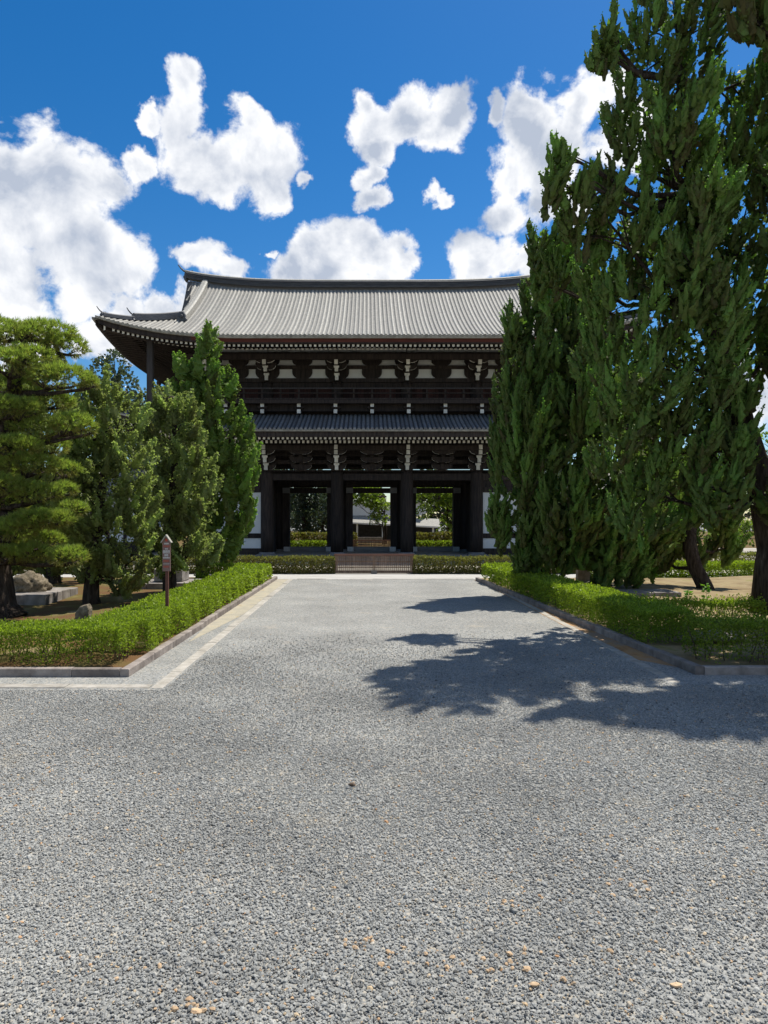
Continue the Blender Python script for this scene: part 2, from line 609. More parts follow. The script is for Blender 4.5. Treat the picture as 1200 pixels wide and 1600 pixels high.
bumpy_bed('garden_ground_east', lambda y: (rkx(y) + 0.12, 45.0), 0, 0, 12.05, 30.6, 0.09, 'dry_soil', 70)
sheet('verge_west', [(KX, 17.6), (-3.80, 15.0), (-3.42, 19.5), (-3.47, 31.0), (KX, 31.0)], 0.004, 'verge')
MT['litter'] = soil_material('needle_litter', ((0.28, 0.22, 0.16), (0.38, 0.22, 0.10), (0.24, 0.12, 0.05)), 1.5, cut=(0.40, 0.56))
sheet('verge_east', [(4.83, 13.4), (rkx(12.5), 12.5), (rkx(30.6), 30.6), (4.68, 30.6)], 0.004, 'litter')

def stone_row(root, name, p0, p1, w, z1, length, m, gap=0.008, z0=-0.05):
    """a run of dressed stones end to end; w = width to the left of the direction of travel"""
    p0, p1 = Vector((*p0, 0)), Vector((*p1, 0))
    d = (p1 - p0)
    tot = d.length
    d.normalize()
    n_ = Vector((-d.y, d.x, 0))
    s = 0.0
    while s < tot - 0.05:
        ln = min(length * rnd.uniform(0.8, 1.25), tot - s)
        if tot - s - ln < 0.4:
            ln = tot - s
        a = p0 + d * (s + gap / 2)
        b = p0 + d * (s + ln - gap / 2)
        dz = rnd.uniform(-0.008, 0.008)
        jj = rnd.uniform(-0.006, 0.006)
        c = 0.012
        mb = MB()
        secs = []
        for q in (a, b):
            lo_, hi_ = q + n_ * jj, q + n_ * (w + jj)
            secs.append([(lo_.x, lo_.y, z0), (lo_.x, lo_.y, z1 + dz - c), ((lo_ + n_ * c).x, (lo_ + n_ * c).y, z1 + dz),
                         ((hi_ - n_ * c).x, (hi_ - n_ * c).y, z1 + dz), (hi_.x, hi_.y, z1 + dz - c), (hi_.x, hi_.y, z0)])
        mb.sweep(secs)
        mb.build(name, m, root)
        s += ln
kw = empty('kerb_west', (KX, 11.75, 0), kind='structure')
stone_row(kw, 'kerb_stone', (KX, 11.74), (KX, 31.0), 0.15, 0.135, 1.5, 'kerb')
stone_row(kw, 'kerb_stone', (-16.0, 11.74), (KX - 0.155, 11.74), 0.15, 0.135, 1.8, 'kerb')
ke = empty('kerb_east', (rkx(11.9), 11.9, 0), kind='structure')
stone_row(ke, 'kerb_stone', (rkx(30.3), 30.3), (rkx(11.9), 11.9), 0.15, 0.14, 1.5, 'kerb')
stone_row(ke, 'kerb_stone', (rkx(11.9) + 0.16, 11.9), (20.0, 11.9), 0.15, 0.14, 1.8, 'kerb')
sw = empty('paving_strip_west', (-3.3, 11.0, 0), kind='structure')
stone_row(sw, 'paving_stone', (-3.17, 10.95), (-3.27, 31.0), 0.20, 0.012, 1.1, 'strip')
stone_row(sw, 'paving_stone', (-16.0, 10.95), (-3.38, 10.95), 0.24, 0.012, 1.2, 'strip')
se = empty('paving_strip_east', (4.8, 11.4, 0), kind='structure')
stone_row(se, 'paving_stone', (4.75, 30.6), (4.83, 11.35), 0.18, 0.010, 1.1, 'strip')
stone_row(se, 'paving_stone', (6.2, 10.75), (20.0, 10.75), 0.22, 0.010, 1.2, 'strip')
bd = empty('path_border', (0, 31.0, 0), kind='structure')
stone_row(bd, 'paving_stone', (-3.1, 31.02), (4.6, 31.02), 0.16, 0.010, 1.2, 'strip')

# ------------------------------------------------------------------ loose gravel lying on the path, real stones in the near field
def scatter_gravel():
    pts, szs = [], []
    target = 290000
    got = 0
    while got < target:
        k = 60000
        y = NP.uniform(3.4, 17.0, k)
        x = NP.uniform(-0.56, 0.60, k) * y * 1.0
        x = x + NP.uniform(-0.25, 0.25, k)
        dens = np.clip((17.0 - y) / 11.0, 0.0, 1.0) ** 1.5 * (y / 17.0)
        keep = NP.random(k) < dens
        keep &= ~((y > 10.85) & (x < -3.12))
        keep &= ~((y > 11.2) & (x > 4.78))
        x, y = x[keep], y[keep]
        pts.append(np.stack([x, y, NP.uniform(0.0, 0.006, len(x))], 1))
        got += len(x)
    P = np.concatenate(pts)[:target]
    P[:, 2] += NP.random(len(P)) ** 2 * 0.006
    clump = np.sin(P[:, 0] * 1.7 + 1.2 * np.sin(P[:, 1] * 0.9)) * np.sin(P[:, 1] * 1.3 + 0.7 * P[:, 0])
    S = NP.lognormal(0, 0.36, len(P)) * 0.0062 * (1 + 0.16 * clump)
    S = np.clip(S, 0.004, 0.019)
    thin = np.sin(P[:, 0] * .9 + 2.1 + .8 * np.sin(P[:, 1] * .7)) * np.sin(P[:, 1] * .8 + .5 * P[:, 0] + .7)
    keep = NP.random(len(P)) > 0.35 * np.clip(thin * 2 - .7, 0, 1)
    P, S = P[keep], S[keep]
    me = bpy.data.meshes.new('gravel')
    me.vertices.add(len(P))
    me.vertices.foreach_set('co', P.ravel().astype(np.float32))
    a = me.attributes.new('sz', 'FLOAT', 'POINT')
    a.data.foreach_set('value', S.astype(np.float32))
    o = bpy.data.objects.new('gravel', me)
    COL.objects.link(o)
    tag(o, 'loose crushed grey gravel spread over the near path', 'gravel', kind='stuff')
    m = bpy.data.materials.new('gravel_stone')
    m.use_nodes = True
    N, L = m.node_tree.nodes, m.node_tree.links
    b = N['Principled BSDF']
    b.inputs['Roughness'].default_value = 0.85
    b.inputs['Specular IOR Level'].default_value = 0.25
    oi = N.new('ShaderNodeObjectInfo')
    cr = N.new('ShaderNodeValToRGB')
    e = cr.color_ramp.elements
    e[0].position, e[0].color = 0.0, (0.085, 0.082, 0.075, 1)
    e[1].position, e[1].color = 1.0, (0.42, 0.24, 0.12, 1)
    for p, c in ((0.10, (0.225, 0.225, 0.208)), (0.55, (0.298, 0.297, 0.274)), (0.88, (0.375, 0.370, 0.338)), (0.945, (0.42, 0.40, 0.35)), (0.985, (0.50, 0.38, 0.23))):
        k = e.new(p)
        k.color = (*c, 1)
    L.new(oi.outputs['Random'], cr.inputs['Fac'])
    # dust lies thicker in some places than in others
    gp = N.new('ShaderNodeNewGeometry')
    n1 = N.new('ShaderNodeTexNoise')
    n1.inputs['Scale'].default_value = 0.55
    n1.inputs['Detail'].default_value = 5
    L.new(gp.outputs['Position'], n1.inputs['Vector'])
    mr = N.new('ShaderNodeMapRange')
    mr.inputs['From Min'].default_value = 0.3
    mr.inputs['From Max'].default_value = 0.7
    mr.inputs['To Min'].default_value = 0.80
    mr.inputs['To Max'].default_value = 1.20
    L.new(n1.outputs['Fac'], mr.inputs['Value'])
    mu = N.new('ShaderNodeVectorMath')
    mu.operation = 'SCALE'
    L.new(cr.outputs['Color'], mu.inputs[0])
    L.new(mr.outputs[0], mu.inputs['Scale'])
    n2 = N.new('ShaderNodeTexNoise')
    n2.inputs['Scale'].default_value = 1.1
    n2.inputs['Detail'].default_value = 7
    L.new(gp.outputs['Position'], n2.inputs['Vector'])
    mr2 = N.new('ShaderNodeMapRange')
    mr2.inputs['From Min'].default_value = 0.60
    mr2.inputs['From Max'].default_value = 0.78
    mr2.inputs['To Max'].default_value = 0.55
    L.new(n2.outputs['Fac'], mr2.inputs['Value'])
    mx = N.new('ShaderNodeMix')
    mx.data_type = 'RGBA'
    mx.inputs['B'].default_value = (0.40, 0.345, 0.25, 1)
    L.new(mr2.outputs[0], mx.inputs['Factor'])
    L.new(mu.outputs[0], mx.inputs['A'])
    L.new(mx.outputs['Result'], b.inputs['Base Color'])
    ng = bpy.data.node_groups.new('gravel_scatter', 'GeometryNodeTree')
    ng.interface.new_socket('Geometry', in_out='INPUT', socket_type='NodeSocketGeometry')
    ng.interface.new_socket('Geometry', in_out='OUTPUT', socket_type='NodeSocketGeometry')
    N, L = ng.nodes, ng.links
    gi, go = N.new('NodeGroupInput'), N.new('NodeGroupOutput')
    ico = N.new('GeometryNodeMeshIcoSphere')
    ico.inputs['Radius'].default_value = 1.0
    ico.inputs['Subdivisions'].default_value = 1
    pos = N.new('GeometryNodeInputPosition')
    nz = N.new('ShaderNodeTexNoise')
    nz.inputs['Scale'].default_value = 1.7
    L.new(pos.outputs[0], nz.inputs['Vector'])
    vs = N.new('ShaderNodeVectorMath')
    vs.operation = 'SUBTRACT'
    vs.inputs[1].default_value = (0.5, 0.5, 0.5)
    L.new(nz.outputs['Color'], vs.inputs[0])
    sp = N.new('GeometryNodeSetPosition')
    L.new(ico.outputs['Mesh'], sp.inputs['Geometry'])
    L.new(vs.outputs[0], sp.inputs['Offset'])
    sm = N.new('GeometryNodeSetMaterial')
    sm.inputs['Material'].default_value = m
    L.new(sp.outputs[0], sm.inputs['Geometry'])
    iop = N.new('GeometryNodeInstanceOnPoints')
    L.new(gi.outputs[0], iop.inputs['Points'])
    L.new(sm.outputs[0], iop.inputs['Instance'])
    rv = N.new('FunctionNodeRandomValue')
    rv.data_type = 'FLOAT_VECTOR'
    rv.inputs['Min'].default_value = (-0.5, -0.5, 0)
    rv.inputs['Max'].default_value = (0.5, 0.5, 6.283)
    L.new(rv.outputs[0], iop.inputs['Rotation'])
    r2 = N.new('FunctionNodeRandomValue')
    r2.data_type = 'FLOAT_VECTOR'
    r2.inputs['Min'].default_value = (0.75, 0.65, 0.45)
    r2.inputs['Max'].default_value = (1.5, 1.15, 0.95)
    r2.inputs['Seed'].default_value = 5
    na = N.new('GeometryNodeInputNamedAttribute')
    na.data_type = 'FLOAT'
    na.inputs['Name'].default_value = 'sz'
    ms = N.new('ShaderNodeVectorMath')
    ms.operation = 'SCALE'
    L.new(r2.outputs[0], ms.inputs[0])
    L.new(na.outputs[0], ms.inputs['Scale'])
    L.new(ms.outputs[0], iop.inputs['Scale'])
    L.new(iop.outputs[0], go.inputs[0])
    md = o.modifiers.new('scatter', 'NODES')
    md.node_group = ng
scatter_gravel()

def tan_chips():
    spots = [(620, 1490, 60, 26), (700, 1510, 80, 25), (790, 1500, 70, 30), (430, 1560, 60, 25), (310, 1580, 40, 14), (800, 1410, 30, 14), (990, 1385, 40, 10), (560, 1480, 30, 12), (250, 1540, 80, 40), (900, 1480, 180, 60)]
    P = []
    for (px, py, sx, sy) in spots:
        for k in range(10):
            a, b = rnd.gauss(px, sx * .6), rnd.gauss(py, sy * .6)
            if b > 1640: continue
            d = FPX * CAM_H / (b - VY)
            P.append(((a - VX) / FPX * d, d, 0.008))
    me = bpy.data.meshes.new('tan_chips')
    me.from_pydata(P, [], [])
    a = me.attributes.new('sz', 'FLOAT', 'POINT')
    a.data.foreach_set('value', [rnd.uniform(0.007, 0.019) for _ in P])
    o = bpy.data.objects.new('tan_chips', me)
    COL.objects.link(o)
    tag(o, 'scattered small tan stone chips among the near gravel', 'gravel', kind='stuff')
    ng = bpy.data.node_groups['gravel_scatter'].copy()
    for n in ng.nodes:
        if n.bl_idname == 'GeometryNodeSetMaterial':
            n.inputs['Material'].default_value = MT['tan']
    o.modifiers.new('scatter', 'NODES').node_group = ng
tan_chips()

def rock(name, c, r, m, seed=1, sub=3, rough=0.25, parent=None, flat=0.0, freq=2.0):
    """a stone: noise-shaped ball with radii r, sitting at c (its base centre)"""
    import bmesh
    from mathutils import noise as mn
    bm = bmesh.new()
    bmesh.ops.create_icosphere(bm, subdivisions=sub, radius=1.0)
    off = Vector((seed * 3.1, seed * 1.7, seed * 5.3))
    for v in bm.verts:
        p = v.co.copy()
        k = 1 + rough * mn.noise(p * freq + off) + rough * 0.45 * mn.noise(p * freq * 2.7 + off)
        q = p * k
        z = max(q.z, -flat) if flat else q.z
        v.co = Vector((q.x * r[0], q.y * r[1], z * r[2]))
    zmin = min(v.co.z for v in bm.verts)
    me = bpy.data.meshes.new(name)
    for v in bm.verts:
        v.co.z -= zmin
        v.co += Vector(c) - (wl(parent) if parent else Vector())
    bm.to_mesh(me)
    bm.free()
    me.materials.append(MT[m])
    for p in me.polygons:
        p.use_smooth = sub > 2
    o = bpy.data.objects.new(name, me)
    COL.objects.link(o)
    if parent:
        o.parent = parent
        WLOC[o.name] = wl(parent)
    return o

for i, (px, py, rx, ry, rz, lab) in enumerate((
        (835, 1543, .030, .018, .012, 'thin tan stone chip lying on the gravel, darker on its near edge'),
        (1056, 1543, .036, .020, .010, 'flat cream stone chip on the gravel near the lower right corner'),
        (822, 1518, .024, .022, .010, 'knobbly orange tan stone on the gravel above the thin tan chip'),
        (307, 1584, .034, .022, .010, 'broad sandy stone at the bottom edge of the gravel, lower left'),
        (296, 1565, .022, .016, .009, 'small orange stone on the gravel just above the broad sandy stone'),
        (550, 1229, .034, .022, .016, 'single brown curled leaf lump lying on the open gravel in mid path'))):
    d = FPX * CAM_H / (py - VY)
    x = (px - VX) / FPX * d
    o = rock('loose_stone' if i < 5 else 'dry_leaf', (x, d, 0.004), (rx, ry, rz), 'tan' if i < 5 else 'twig', seed=i + 3, sub=2, rough=0.5)
    tag(o, lab, 'stone' if i < 5 else 'leaf')

# ------------------------------------------------------------------ the temple gate
GX = 0.28
YF, YM, YB = 50.9, 56.3, 61.7                 # column rows
CX = (-11.65, -7.5, -2.5, 2.5, 7.5, 11.65)
gate = empty('temple_gate', (GX, YM, 0), 'huge dark timber two-storey temple gate with grey tiled roofs at the end of the path', 'temple gate')

class Roof:
    """hipped skirt of eaves round a rectangle; u runs along an eave, v inwards from it"""
    def __init__(s, hx, hy, run, z0, rise_h, lin, amp, curl):
        s.hx, s.hy, s.run, s.z0, s.H, s.lin, s.amp, s.curl = hx, hy, run, z0, rise_h, lin, amp, curl

    def half(s, side):
        return s.hx if side in (0, 1) else s.hy

    def a(s, side, u):
        return max(0.0, (abs(u) - (s.half(side) - s.curl)) / s.curl)

    def lift(s, side, u, v):
        return s.amp * s.a(side, u) ** 2.5 * max(0.0, 1 - v / s.run) ** 1.3

    def veave(s, side, u):
        return -0.32 * s.a(side, u) ** 2

    def z(s, side, u, v):
        t = v / s.run
        return s.z0 + s.H * (s.lin * t + (1 - s.lin) * t * t) + s.lift(side, u, v)

    def xy(s, side, u, v):
        if side == 0: return (GX + u, YM - s.hy + v)
        if side == 1: return (GX - u, YM + s.hy - v)
        if side == 2: return (GX - s.hx + v, YM - u)
        return (GX + s.hx - v, YM + u)

    def pt(s, side, u, v, dz=0.0, z=None):
        x, y = s.xy(side, u, v)
        return (x, y, (s.z(side, u, v) if z is None else z) + dz)

UP = Roof(17.6, 10.9, 10.9, 14.40, 6.45, 0.72, 1.22, 9.8)
LO = Roof(16.55, 10.3, 4.9, 8.50, 2.05, 0.85, 1.15, 8.5)

def rlift(x):                                  # the main ridge sweeps up towards its ends
    return 0.74 * (abs(x) / 14.6) ** 4

def upz(x, v):                                 # front slope of the great roof
    return UP.z(0, x, v) + rlift(x) * max(0.0, v / 10.9) ** 1.5

GAB = 13.35
def verge_v(x):                                # where the gable slope starts for columns beyond the descending ridge
    return 4.75 + (abs(x) - GAB) / 1.05 * 6.1

# --- great roof: bed of tiles, rows of round cover tiles, ridges
def bed_mesh():
    mb = MB()
    NV = 26
    for sgn in (0, 1):                         # front and back slope
        xs = np.linspace(-GAB, GAB, 80)
        rows = []
        for i in range(NV + 1):
            rows.append([UP.pt(sgn, x, UP.veave(sgn, x) + (10.85 - UP.veave(sgn, x)) * i / NV, z=upz(x, UP.veave(sgn, x) + (10.85 - UP.veave(sgn, x)) * i / NV)) for x in xs])
        mb.strip(rows)
        for s in (-1, 1):
            xs = np.linspace(GAB, 17.58, 16) * s
            rows = []
            for i in range(9):
                rows.append([UP.pt(sgn, x, UP.veave(sgn, x) + (17.6 - abs(x) - UP.veave(sgn, x)) * i / 8) for x in xs])
            mb.strip(rows)
            xs = np.linspace(GAB, 14.4, 5) * s
            rows = []
            for i in range(17):
                rows.append([UP.pt(sgn, x, verge_v(x) + (10.85 - verge_v(x)) * i / 16, z=upz(x, verge_v(x) + (10.85 - verge_v(x)) * i / 16)) for x in xs])
            mb.strip(rows)
    for side in (2, 3):                        # hipped ends below the gables
        us = np.linspace(-10.85, 10.85, 50)
        rows = []
        for i in range(9):
            rows.append([UP.pt(side, u, UP.veave(side, u) + (min(4.9, 10.9 - abs(u)) - UP.veave(side, u)) * i / 8) for u in us])
        mb.strip(rows)
    return mb
roof_bed = bed_mesh().build('upper_roof', 'tile_bed', gate, True)

def tile_tube(mb, f, v0, v1, n, r, seg=6, step=0.36, lap=0.20):
    """half-round cover tiles laid end to end along f(v) -> (point, side vector)"""
    secs = []
    for i in range(n + 1):
        v = v0 + (v1 - v0) * i / n
        p, sd = f(v)
        k = r * (1.12 - lap * (((v - v0) / step) % 1.0))
        sec = []
        for j in range(seg + 1):
            t = math.pi * j / seg
            c, s_ = math.cos(t), math.sin(t)
            sec.append((p[0] + sd[0] * c * k, p[1] + sd[1] * c * k, p[2] - 0.02 + s_ * k * 1.05))
        secs.append(sec)
    mb.sweep(secs)

TS = 0.288
nrow = int(17.4 / TS)
ENDS = []
ends = MB()
for i in range(-nrow, nrow + 1):
    x = i * TS
    v0 = UP.veave(0, x) - 0.06
    if abs(x) <= GAB:
        segs = [(v0, 10.6)]
    else:
        segs = [(v0, max(v0 + 0.3, 17.55 - abs(x)))]
        if abs(x) < 14.35 and verge_v(x) < 10.2:
            segs.append((verge_v(x), 10.6))
    for (a, b) in segs:
        mb = MB()
        f = lambda v: (UP.pt(0, x, v, z=upz(x, v) if (abs(x) <= GAB or v > 4.7) else None), (1, 0))
        tile_tube(mb, f, a, b, max(2, int((b - a) / 0.18)), 0.092)
        tr = mb.build('tile_row', 'tile', roof_bed)
        if a == v0:
            ENDS.append((tr, UP.pt(0, x, a - 0.02)))
    # round end tile
mb = MB()
mb.tube([(0, 0, 0), (0, 0.10, 0.025)], [0.098, 0.098], 12)
end_me = mb.mesh('end_tile', 'tile')
end_me2 = mb.mesh('end_tile', 'tile_shaded')
for tr, p in ENDS:
    place('end_tile', end_me, p, tr)
sidetiles = MB()
for side in (2, 3):
    for i in range(-36, 37):
        u = i * TS
        v0 = UP.veave(side, u) - 0.06
        v1 = min(4.8, 10.85 - abs(u))
        if v1 - v0 < 0.25:
            continue
        f = lambda v: (UP.pt(side, u, v), (0, 1))
        tile_tube(sidetiles, f, v0, v1, max(2, int((v1 - v0) / 0.4)), 0.092, 4)
tag(sidetiles.build('side_tile_rows', 'tile', roof_bed), kind='stuff')
# verge tiles stepping down the gable edges
vt = MB()
for s in (-1, 1):
    for k in range(34):
        v = 5.2 + k * 0.165
        xv = GAB + 1.05 * (v - 4.75) / 6.1
        p = UP.pt(0, s * xv, v, z=upz(xv, v))
        vt.box(min(p[0] - s * 0.25, p[0] + s * 0.14), max(p[0] - s * 0.25, p[0] + s * 0.14), p[1] - 0.06, p[1] + 0.06, p[2] - 0.10, p[2] + 0.05)
tag(vt.build('verge_tiles', 'ridge', roof_bed), kind='stuff')

def band(path, half_w, h, dz=0.0, cap=0.0):
    """cross sections of a ridge wall along a path (points with side vector)"""
    secs = []
    for p, sd in path:
        x, y, z = p
        z += dz
        L_, R2 = half_w, half_w
        secs.append([(x - sd[0] * L_, y - sd[1] * L_, z), (x + sd[0] * R2, y + sd[1] * R2, z), (x + sd[0] * R2 * .9, y + sd[1] * R2 * .9, z + h),
                     (x + sd[0] * R2 * .5, y + sd[1] * R2 * .5, z + h + cap), (x - sd[0] * L_ * .5, y - sd[1] * L_ * .5, z + h + cap), (x - sd[0] * L_ * .9, y - sd[1] * L_ * .9, z + h)])
    return secs
mb = MB()
path = [((GX + x, YM, 20.93 + rlift(x)), (0, 1)) for x in np.linspace(-14.6, 14.6, 61)]
mb.sweep(band(path, 0.34, 0.50))
main_ridge = mb.build('main_ridge', 'ridge', roof_bed)
mb = MB()
path = [((GX + x, YM, 21.432 + rlift(x)), (0, 1)) for x in np.linspace(-14.75, 14.75, 61)]
mb.sweep(band(path, 0.30, 0.05, 0, 0.10))
mb.build('ridge_cap', 'tile', roof_bed, True)
for dz in (0.09, 0.20, 0.31, 0.41):            # courses of the ridge wall, each a little proud
    mb = MB()
    path = [((GX + x, YM, 20.93 + dz + rlift(x)), (0, 1)) for x in np.linspace(-14.62, 14.62, 61)]
    mb.sweep(band(path, 0.375, 0.035))
    mb.build('ridge_course', 'ridge', roof_bed)

def ogre_tile(parent, p, dx, dy, s=1.0, horn=True, name='ridge_end_tile'):
    """ridge-end tile: stepped plate with shoulders, a boss and an upswept horn on top"""
    mb = MB()
    ax = Vector((dx, dy, 0)).normalized()
    sd = Vector((-ax.y, ax.x, 0))
    prof = [(-.36, 0), (.36, 0), (.40, .14), (.30, .30), (.27, .52), (.16, .72), (-.16, .72), (-.27, .52), (-.30, .30), (-.40, .14)]
    P = Vector(p)
    secs = []
    for d, k in ((0.0, 1.0), (0.14, 1.0), (0.20, 0.86)):
        secs.append([tuple(P + ax * (d * s) + sd * (a * s * k) + Vector((0, 0, b * s * k + (1 - k) * .3 * s))) for a, b in prof])
    mb.sweep(secs)
    c = P + ax * (0.22 * s) + Vector((0, 0, 0.36 * s))
    mb.tube([c - ax * 0.05 * s, c + ax * 0.10 * s], [0.17 * s, 0.10 * s], 8)
    if horn:
        q = [P + ax * (t * s * 0.95) + Vector((0, 0, s * (0.74 + 0.20 * t + 0.75 * t * t))) for t in (-0.5, 0.0, 0.3, 0.55, 0.8)]
        mb.tube(q, [0.085 * s, 0.085 * s, 0.08 * s, 0.065 * s, 0.045 * s], 8)
    return mb.build(name, 'ridge', parent)
for s in (-1, 1):
    ogre_tile(main_ridge, (GX + s * 14.6, YM, 20.75 + rlift(14.6)), s, 0, 0.95)
    # descending ridge
    mb = MB()
    X = 13.02
    path = []
    for v in np.linspace(3.35, 10.75, 30):
        x = X + 0.10 * (v / 10.9)
        path.append(((GX + s * x, YM - 10.9 + v, upz(x, v)), (1, 0)))
    mb.sweep(band(path, 0.27, 0.36, 0, 0.10))
    dr = mb.build('descending_ridge', 'tile', roof_bed)
    v = 3.3
    ogre_tile(dr, (GX + s * X, YM - 10.9 + v, upz(X, v) - 0.05), 0, -1, 0.95, False)
    # hip ridge in two lengths, the upper ending in a tile of its own
    for (d0, d1, h) in ((0.25, 4.5, 0.22), (1.75, 4.5, 0.42)):
        mb = MB()
        path = []
        for d in np.linspace(d0, d1, 18):
            ve = UP.veave(0, 17.6 - d) if d < 0.6 else 0
            p = UP.pt(0, s * (17.6 - d), d)
            path.append(((p[0], p[1], p[2] + 0.04), (0.7071 * s, 0.7071)))
        # widen across the diagonal
        path = [(p, (0.7071, 0.7071 * s)) for p, _ in path]
        mb.sweep(band(path, 0.17, h, 0, 0.07))
        hr = mb.build('hip_ridge', 'ridge', roof_bed)
        p0 = path[0][0]
        ogre_tile(hr, (p0[0], p0[1], p0[2] - 0.1), s * 0.7071, -0.7071, 0.62 if h > 0.3 else 0.5, True)
    # gable wall with bargeboards
    mb = MB()
    xg = 12.9
    pts_f = [(YM - 10.9 + v, upz(xg, v) - 0.25) for v in np.linspace(4.9, 10.8, 14)]
    n0 = len(mb.v)
    poly = [(GX + s * xg, y, z) for y, z in pts_f] + [(GX + s * xg, 2 * YM - y, z) for y, z in reversed(pts_f)]
    mb.v += poly
    mb.f.append(tuple(range(len(poly)))); mb.m.append(0)
    mb.build('gable_wall', 'wood', gate)
    mb = MB()
    for bk in (0, 1):
        secs = []
        for v in np.linspace(5.0, 10.85, 16):
            xv = GAB + 1.05 * (v - 4.75) / 6.1 - 0.12
            y = YM - 10.9 + v if not bk else YM + 10.9 - v
            z = upz(xv, v) - 0.10
            x = GX + s * xv
            secs.append([(x - 0.05, y, z - 0.55), (x + 0.05, y, z - 0.55), (x + 0.05, y, z), (x - 0.05, y, z)])
        mb.sweep(secs)
    mb.build('bargeboard', 'wood', gate)

# --- eaves of both roofs: boards, two rows of rafters with whitened ends, soffit
def eaves(Rf, nm, par, boards, fly, base, rafter_from, rafter_to, wall_v, post_x):
    # boards: (v0, v1, z0, z1, material) relative to the middle of the eave
    for (v0, v1, z0, z1, m, bn, lim) in boards:
        for side in range(4):
            H = Rf.half(side)
            us = np.linspace(-H, H, 61)
            if lim:
                us = np.linspace(-lim, lim, 31)
                if side != 0:
                    continue
            mb = MB()
            secs = []
            for u in us:
                ve = Rf.veave(side, u)
                k = max(0.0, min(1.0, (H - abs(u)) / 0.25)) if not lim else 1.0
                l = Rf.lift(side, u, 0)
                a0, a1 = v0 + ve, v1 + ve
                # mitre at the corners
                uu0 = math.copysign(min(abs(u), H - v0), u)
                uu1 = math.copysign(min(abs(u), H - v1), u)
                secs.append([Rf.pt(side, uu0, a0, z=z0 + l), Rf.pt(side, uu1, a1, z=z0 + l), Rf.pt(side, uu1, a1, z=z1 + l), Rf.pt(side, uu0, a0, z=z1 + l)])
            mb.sweep(secs)
            mb.build(bn, m, par)
    rest = MB()
    zf, vf0, vf1, sf = fly           # z of the tip, v of the tip, v of the inner end, slope
    zb, vb0, vb1, sb = base
    wr, hr = 0.155, 0.185
    def rafter(mb, side, u, v0, v1, z0, slope):
        l0, l1 = Rf.lift(side, u, 0), Rf.lift(side, u, v1 - v0)
        ve = Rf.veave(side, u) * 0.9
        v0 += ve
        secs = []
        for (v, z) in ((v0, z0 + l0), (v1, z0 + slope * (v1 - v0) + l1)):
            secs.append([Rf.pt(side, u - wr / 2, v, z=z), Rf.pt(side, u + wr / 2, v, z=z), Rf.pt(side, u + wr / 2, v, z=z + hr), Rf.pt(side, u - wr / 2, v, z=z + hr)])
        n0 = len(mb.v)
        mb.sweep(secs)
        mb.m[-2] = 1                 # painted end grain
    sp = 0.3075
    for side in range(4):
        H = Rf.half(side)
        n = int((H - 0.7) / sp)
        for i in range(-n, n + 1):
            u = i * sp
            for k, (z0, v0, v1, sl) in enumerate((fly, base)):
                lim = H - abs(u)
                if lim < v0 + 0.2:
                    continue
                e = min(v1, lim)
                if side == 0 and rafter_from < u < rafter_to:
                    mb = MB()
                    rafter(mb, side, u, v0, e, z0, sl)
                    mb.build('rafter', ['wood', 'white'], par)
                else:
                    rafter(rest, side, u, v0, e, z0, sl)
    tag(rest.build('further_rafters', ['wood', 'white'], par), kind='stuff')
    mb = MB()
    for side in range(4):
        H = Rf.half(side)
        us = np.linspace(-H + 0.05, H - 0.05, 61)
        vs = [0.14, vb0 - 0.05, vb0 + 0.02, wall_v]
        zs = [zf + hr - 0.02, zf + sf * (vb0 - vf0) + hr, zb + hr + 0.02, zb + sb * (wall_v - vb0) + hr]
        rows = []
        for v, z in zip(vs, zs):
            rows.append([Rf.pt(side, math.copysign(min(abs(u), H - v), u), v + (Rf.veave(side, u) if v < 0.2 else 0), z=z + Rf.lift(side, u, v)) for u in us])
        mb.strip(rows)
    mb.build('soffit', 'wood', par)
    # hip rafter under each corner
    for sx in (-1, 1):
        for sy in (-1, 1):
            mb = MB()
            secs = []
            for d in (0.35, 1.2, 2.4, wall_v):
                x = GX + sx * (Rf.hx - d)
                y = YM + sy * (Rf.hy - d)
                z = zf - 0.20 + Rf.lift(0, Rf.hx - d, d) + (zb + sb * (wall_v - vb0) - zf) * (d / wall_v) + 0.10
                qx, qy = 0.09, -0.09 * sx * sy
                secs.append([(x - qx, y - qy, z), (x + qx, y + qy, z), (x + qx, y + qy, z + 0.34), (x - qx, y - qy, z + 0.34)])
            mb.sweep(secs)
            mb.m[-2] = 1
            mb.build('hip_rafter', ['wood', 'white'], par)

up_eave = empty('upper_eaves', (GX, YM, 0)); up_eave.parent = gate; up_eave.location = (0, 0, 0)
lo_eave = empty('lower_eaves', (GX, YM, 0)); lo_eave.parent = gate; lo_eave.location = (0, 0, 0)
eaves(UP, 'upper', up_eave,
      [(-0.02, 0.35, 14.22, 14.36, 'pale', 'eave_board', None), (0.14, 0.40, 13.98, 14.215, 'redwood', 'red_fascia', 11.6), (0.155, 0.42, 13.90, 14.21, 'wood', 'dark_fascia', None)],
      (13.76, 0.40, 2.2, 0.16), (13.90, 1.85, 5.7, 0.33), -17.5, 9.6, 5.7, 14.7)
eaves(LO, 'lower', lo_eave,
      [(-0.02, 0.35, 8.33, 8.45, 'pale', 'eave_board', None), (0.13, 0.40, 7.99, 8.325, 'wood', 'dark_fascia', None)],
      (7.85, 0.42, 2.0, 0.16), (7.73, 1.60, 4.9, 0.33), -9.6, 9.6, 4.9, 14.7)

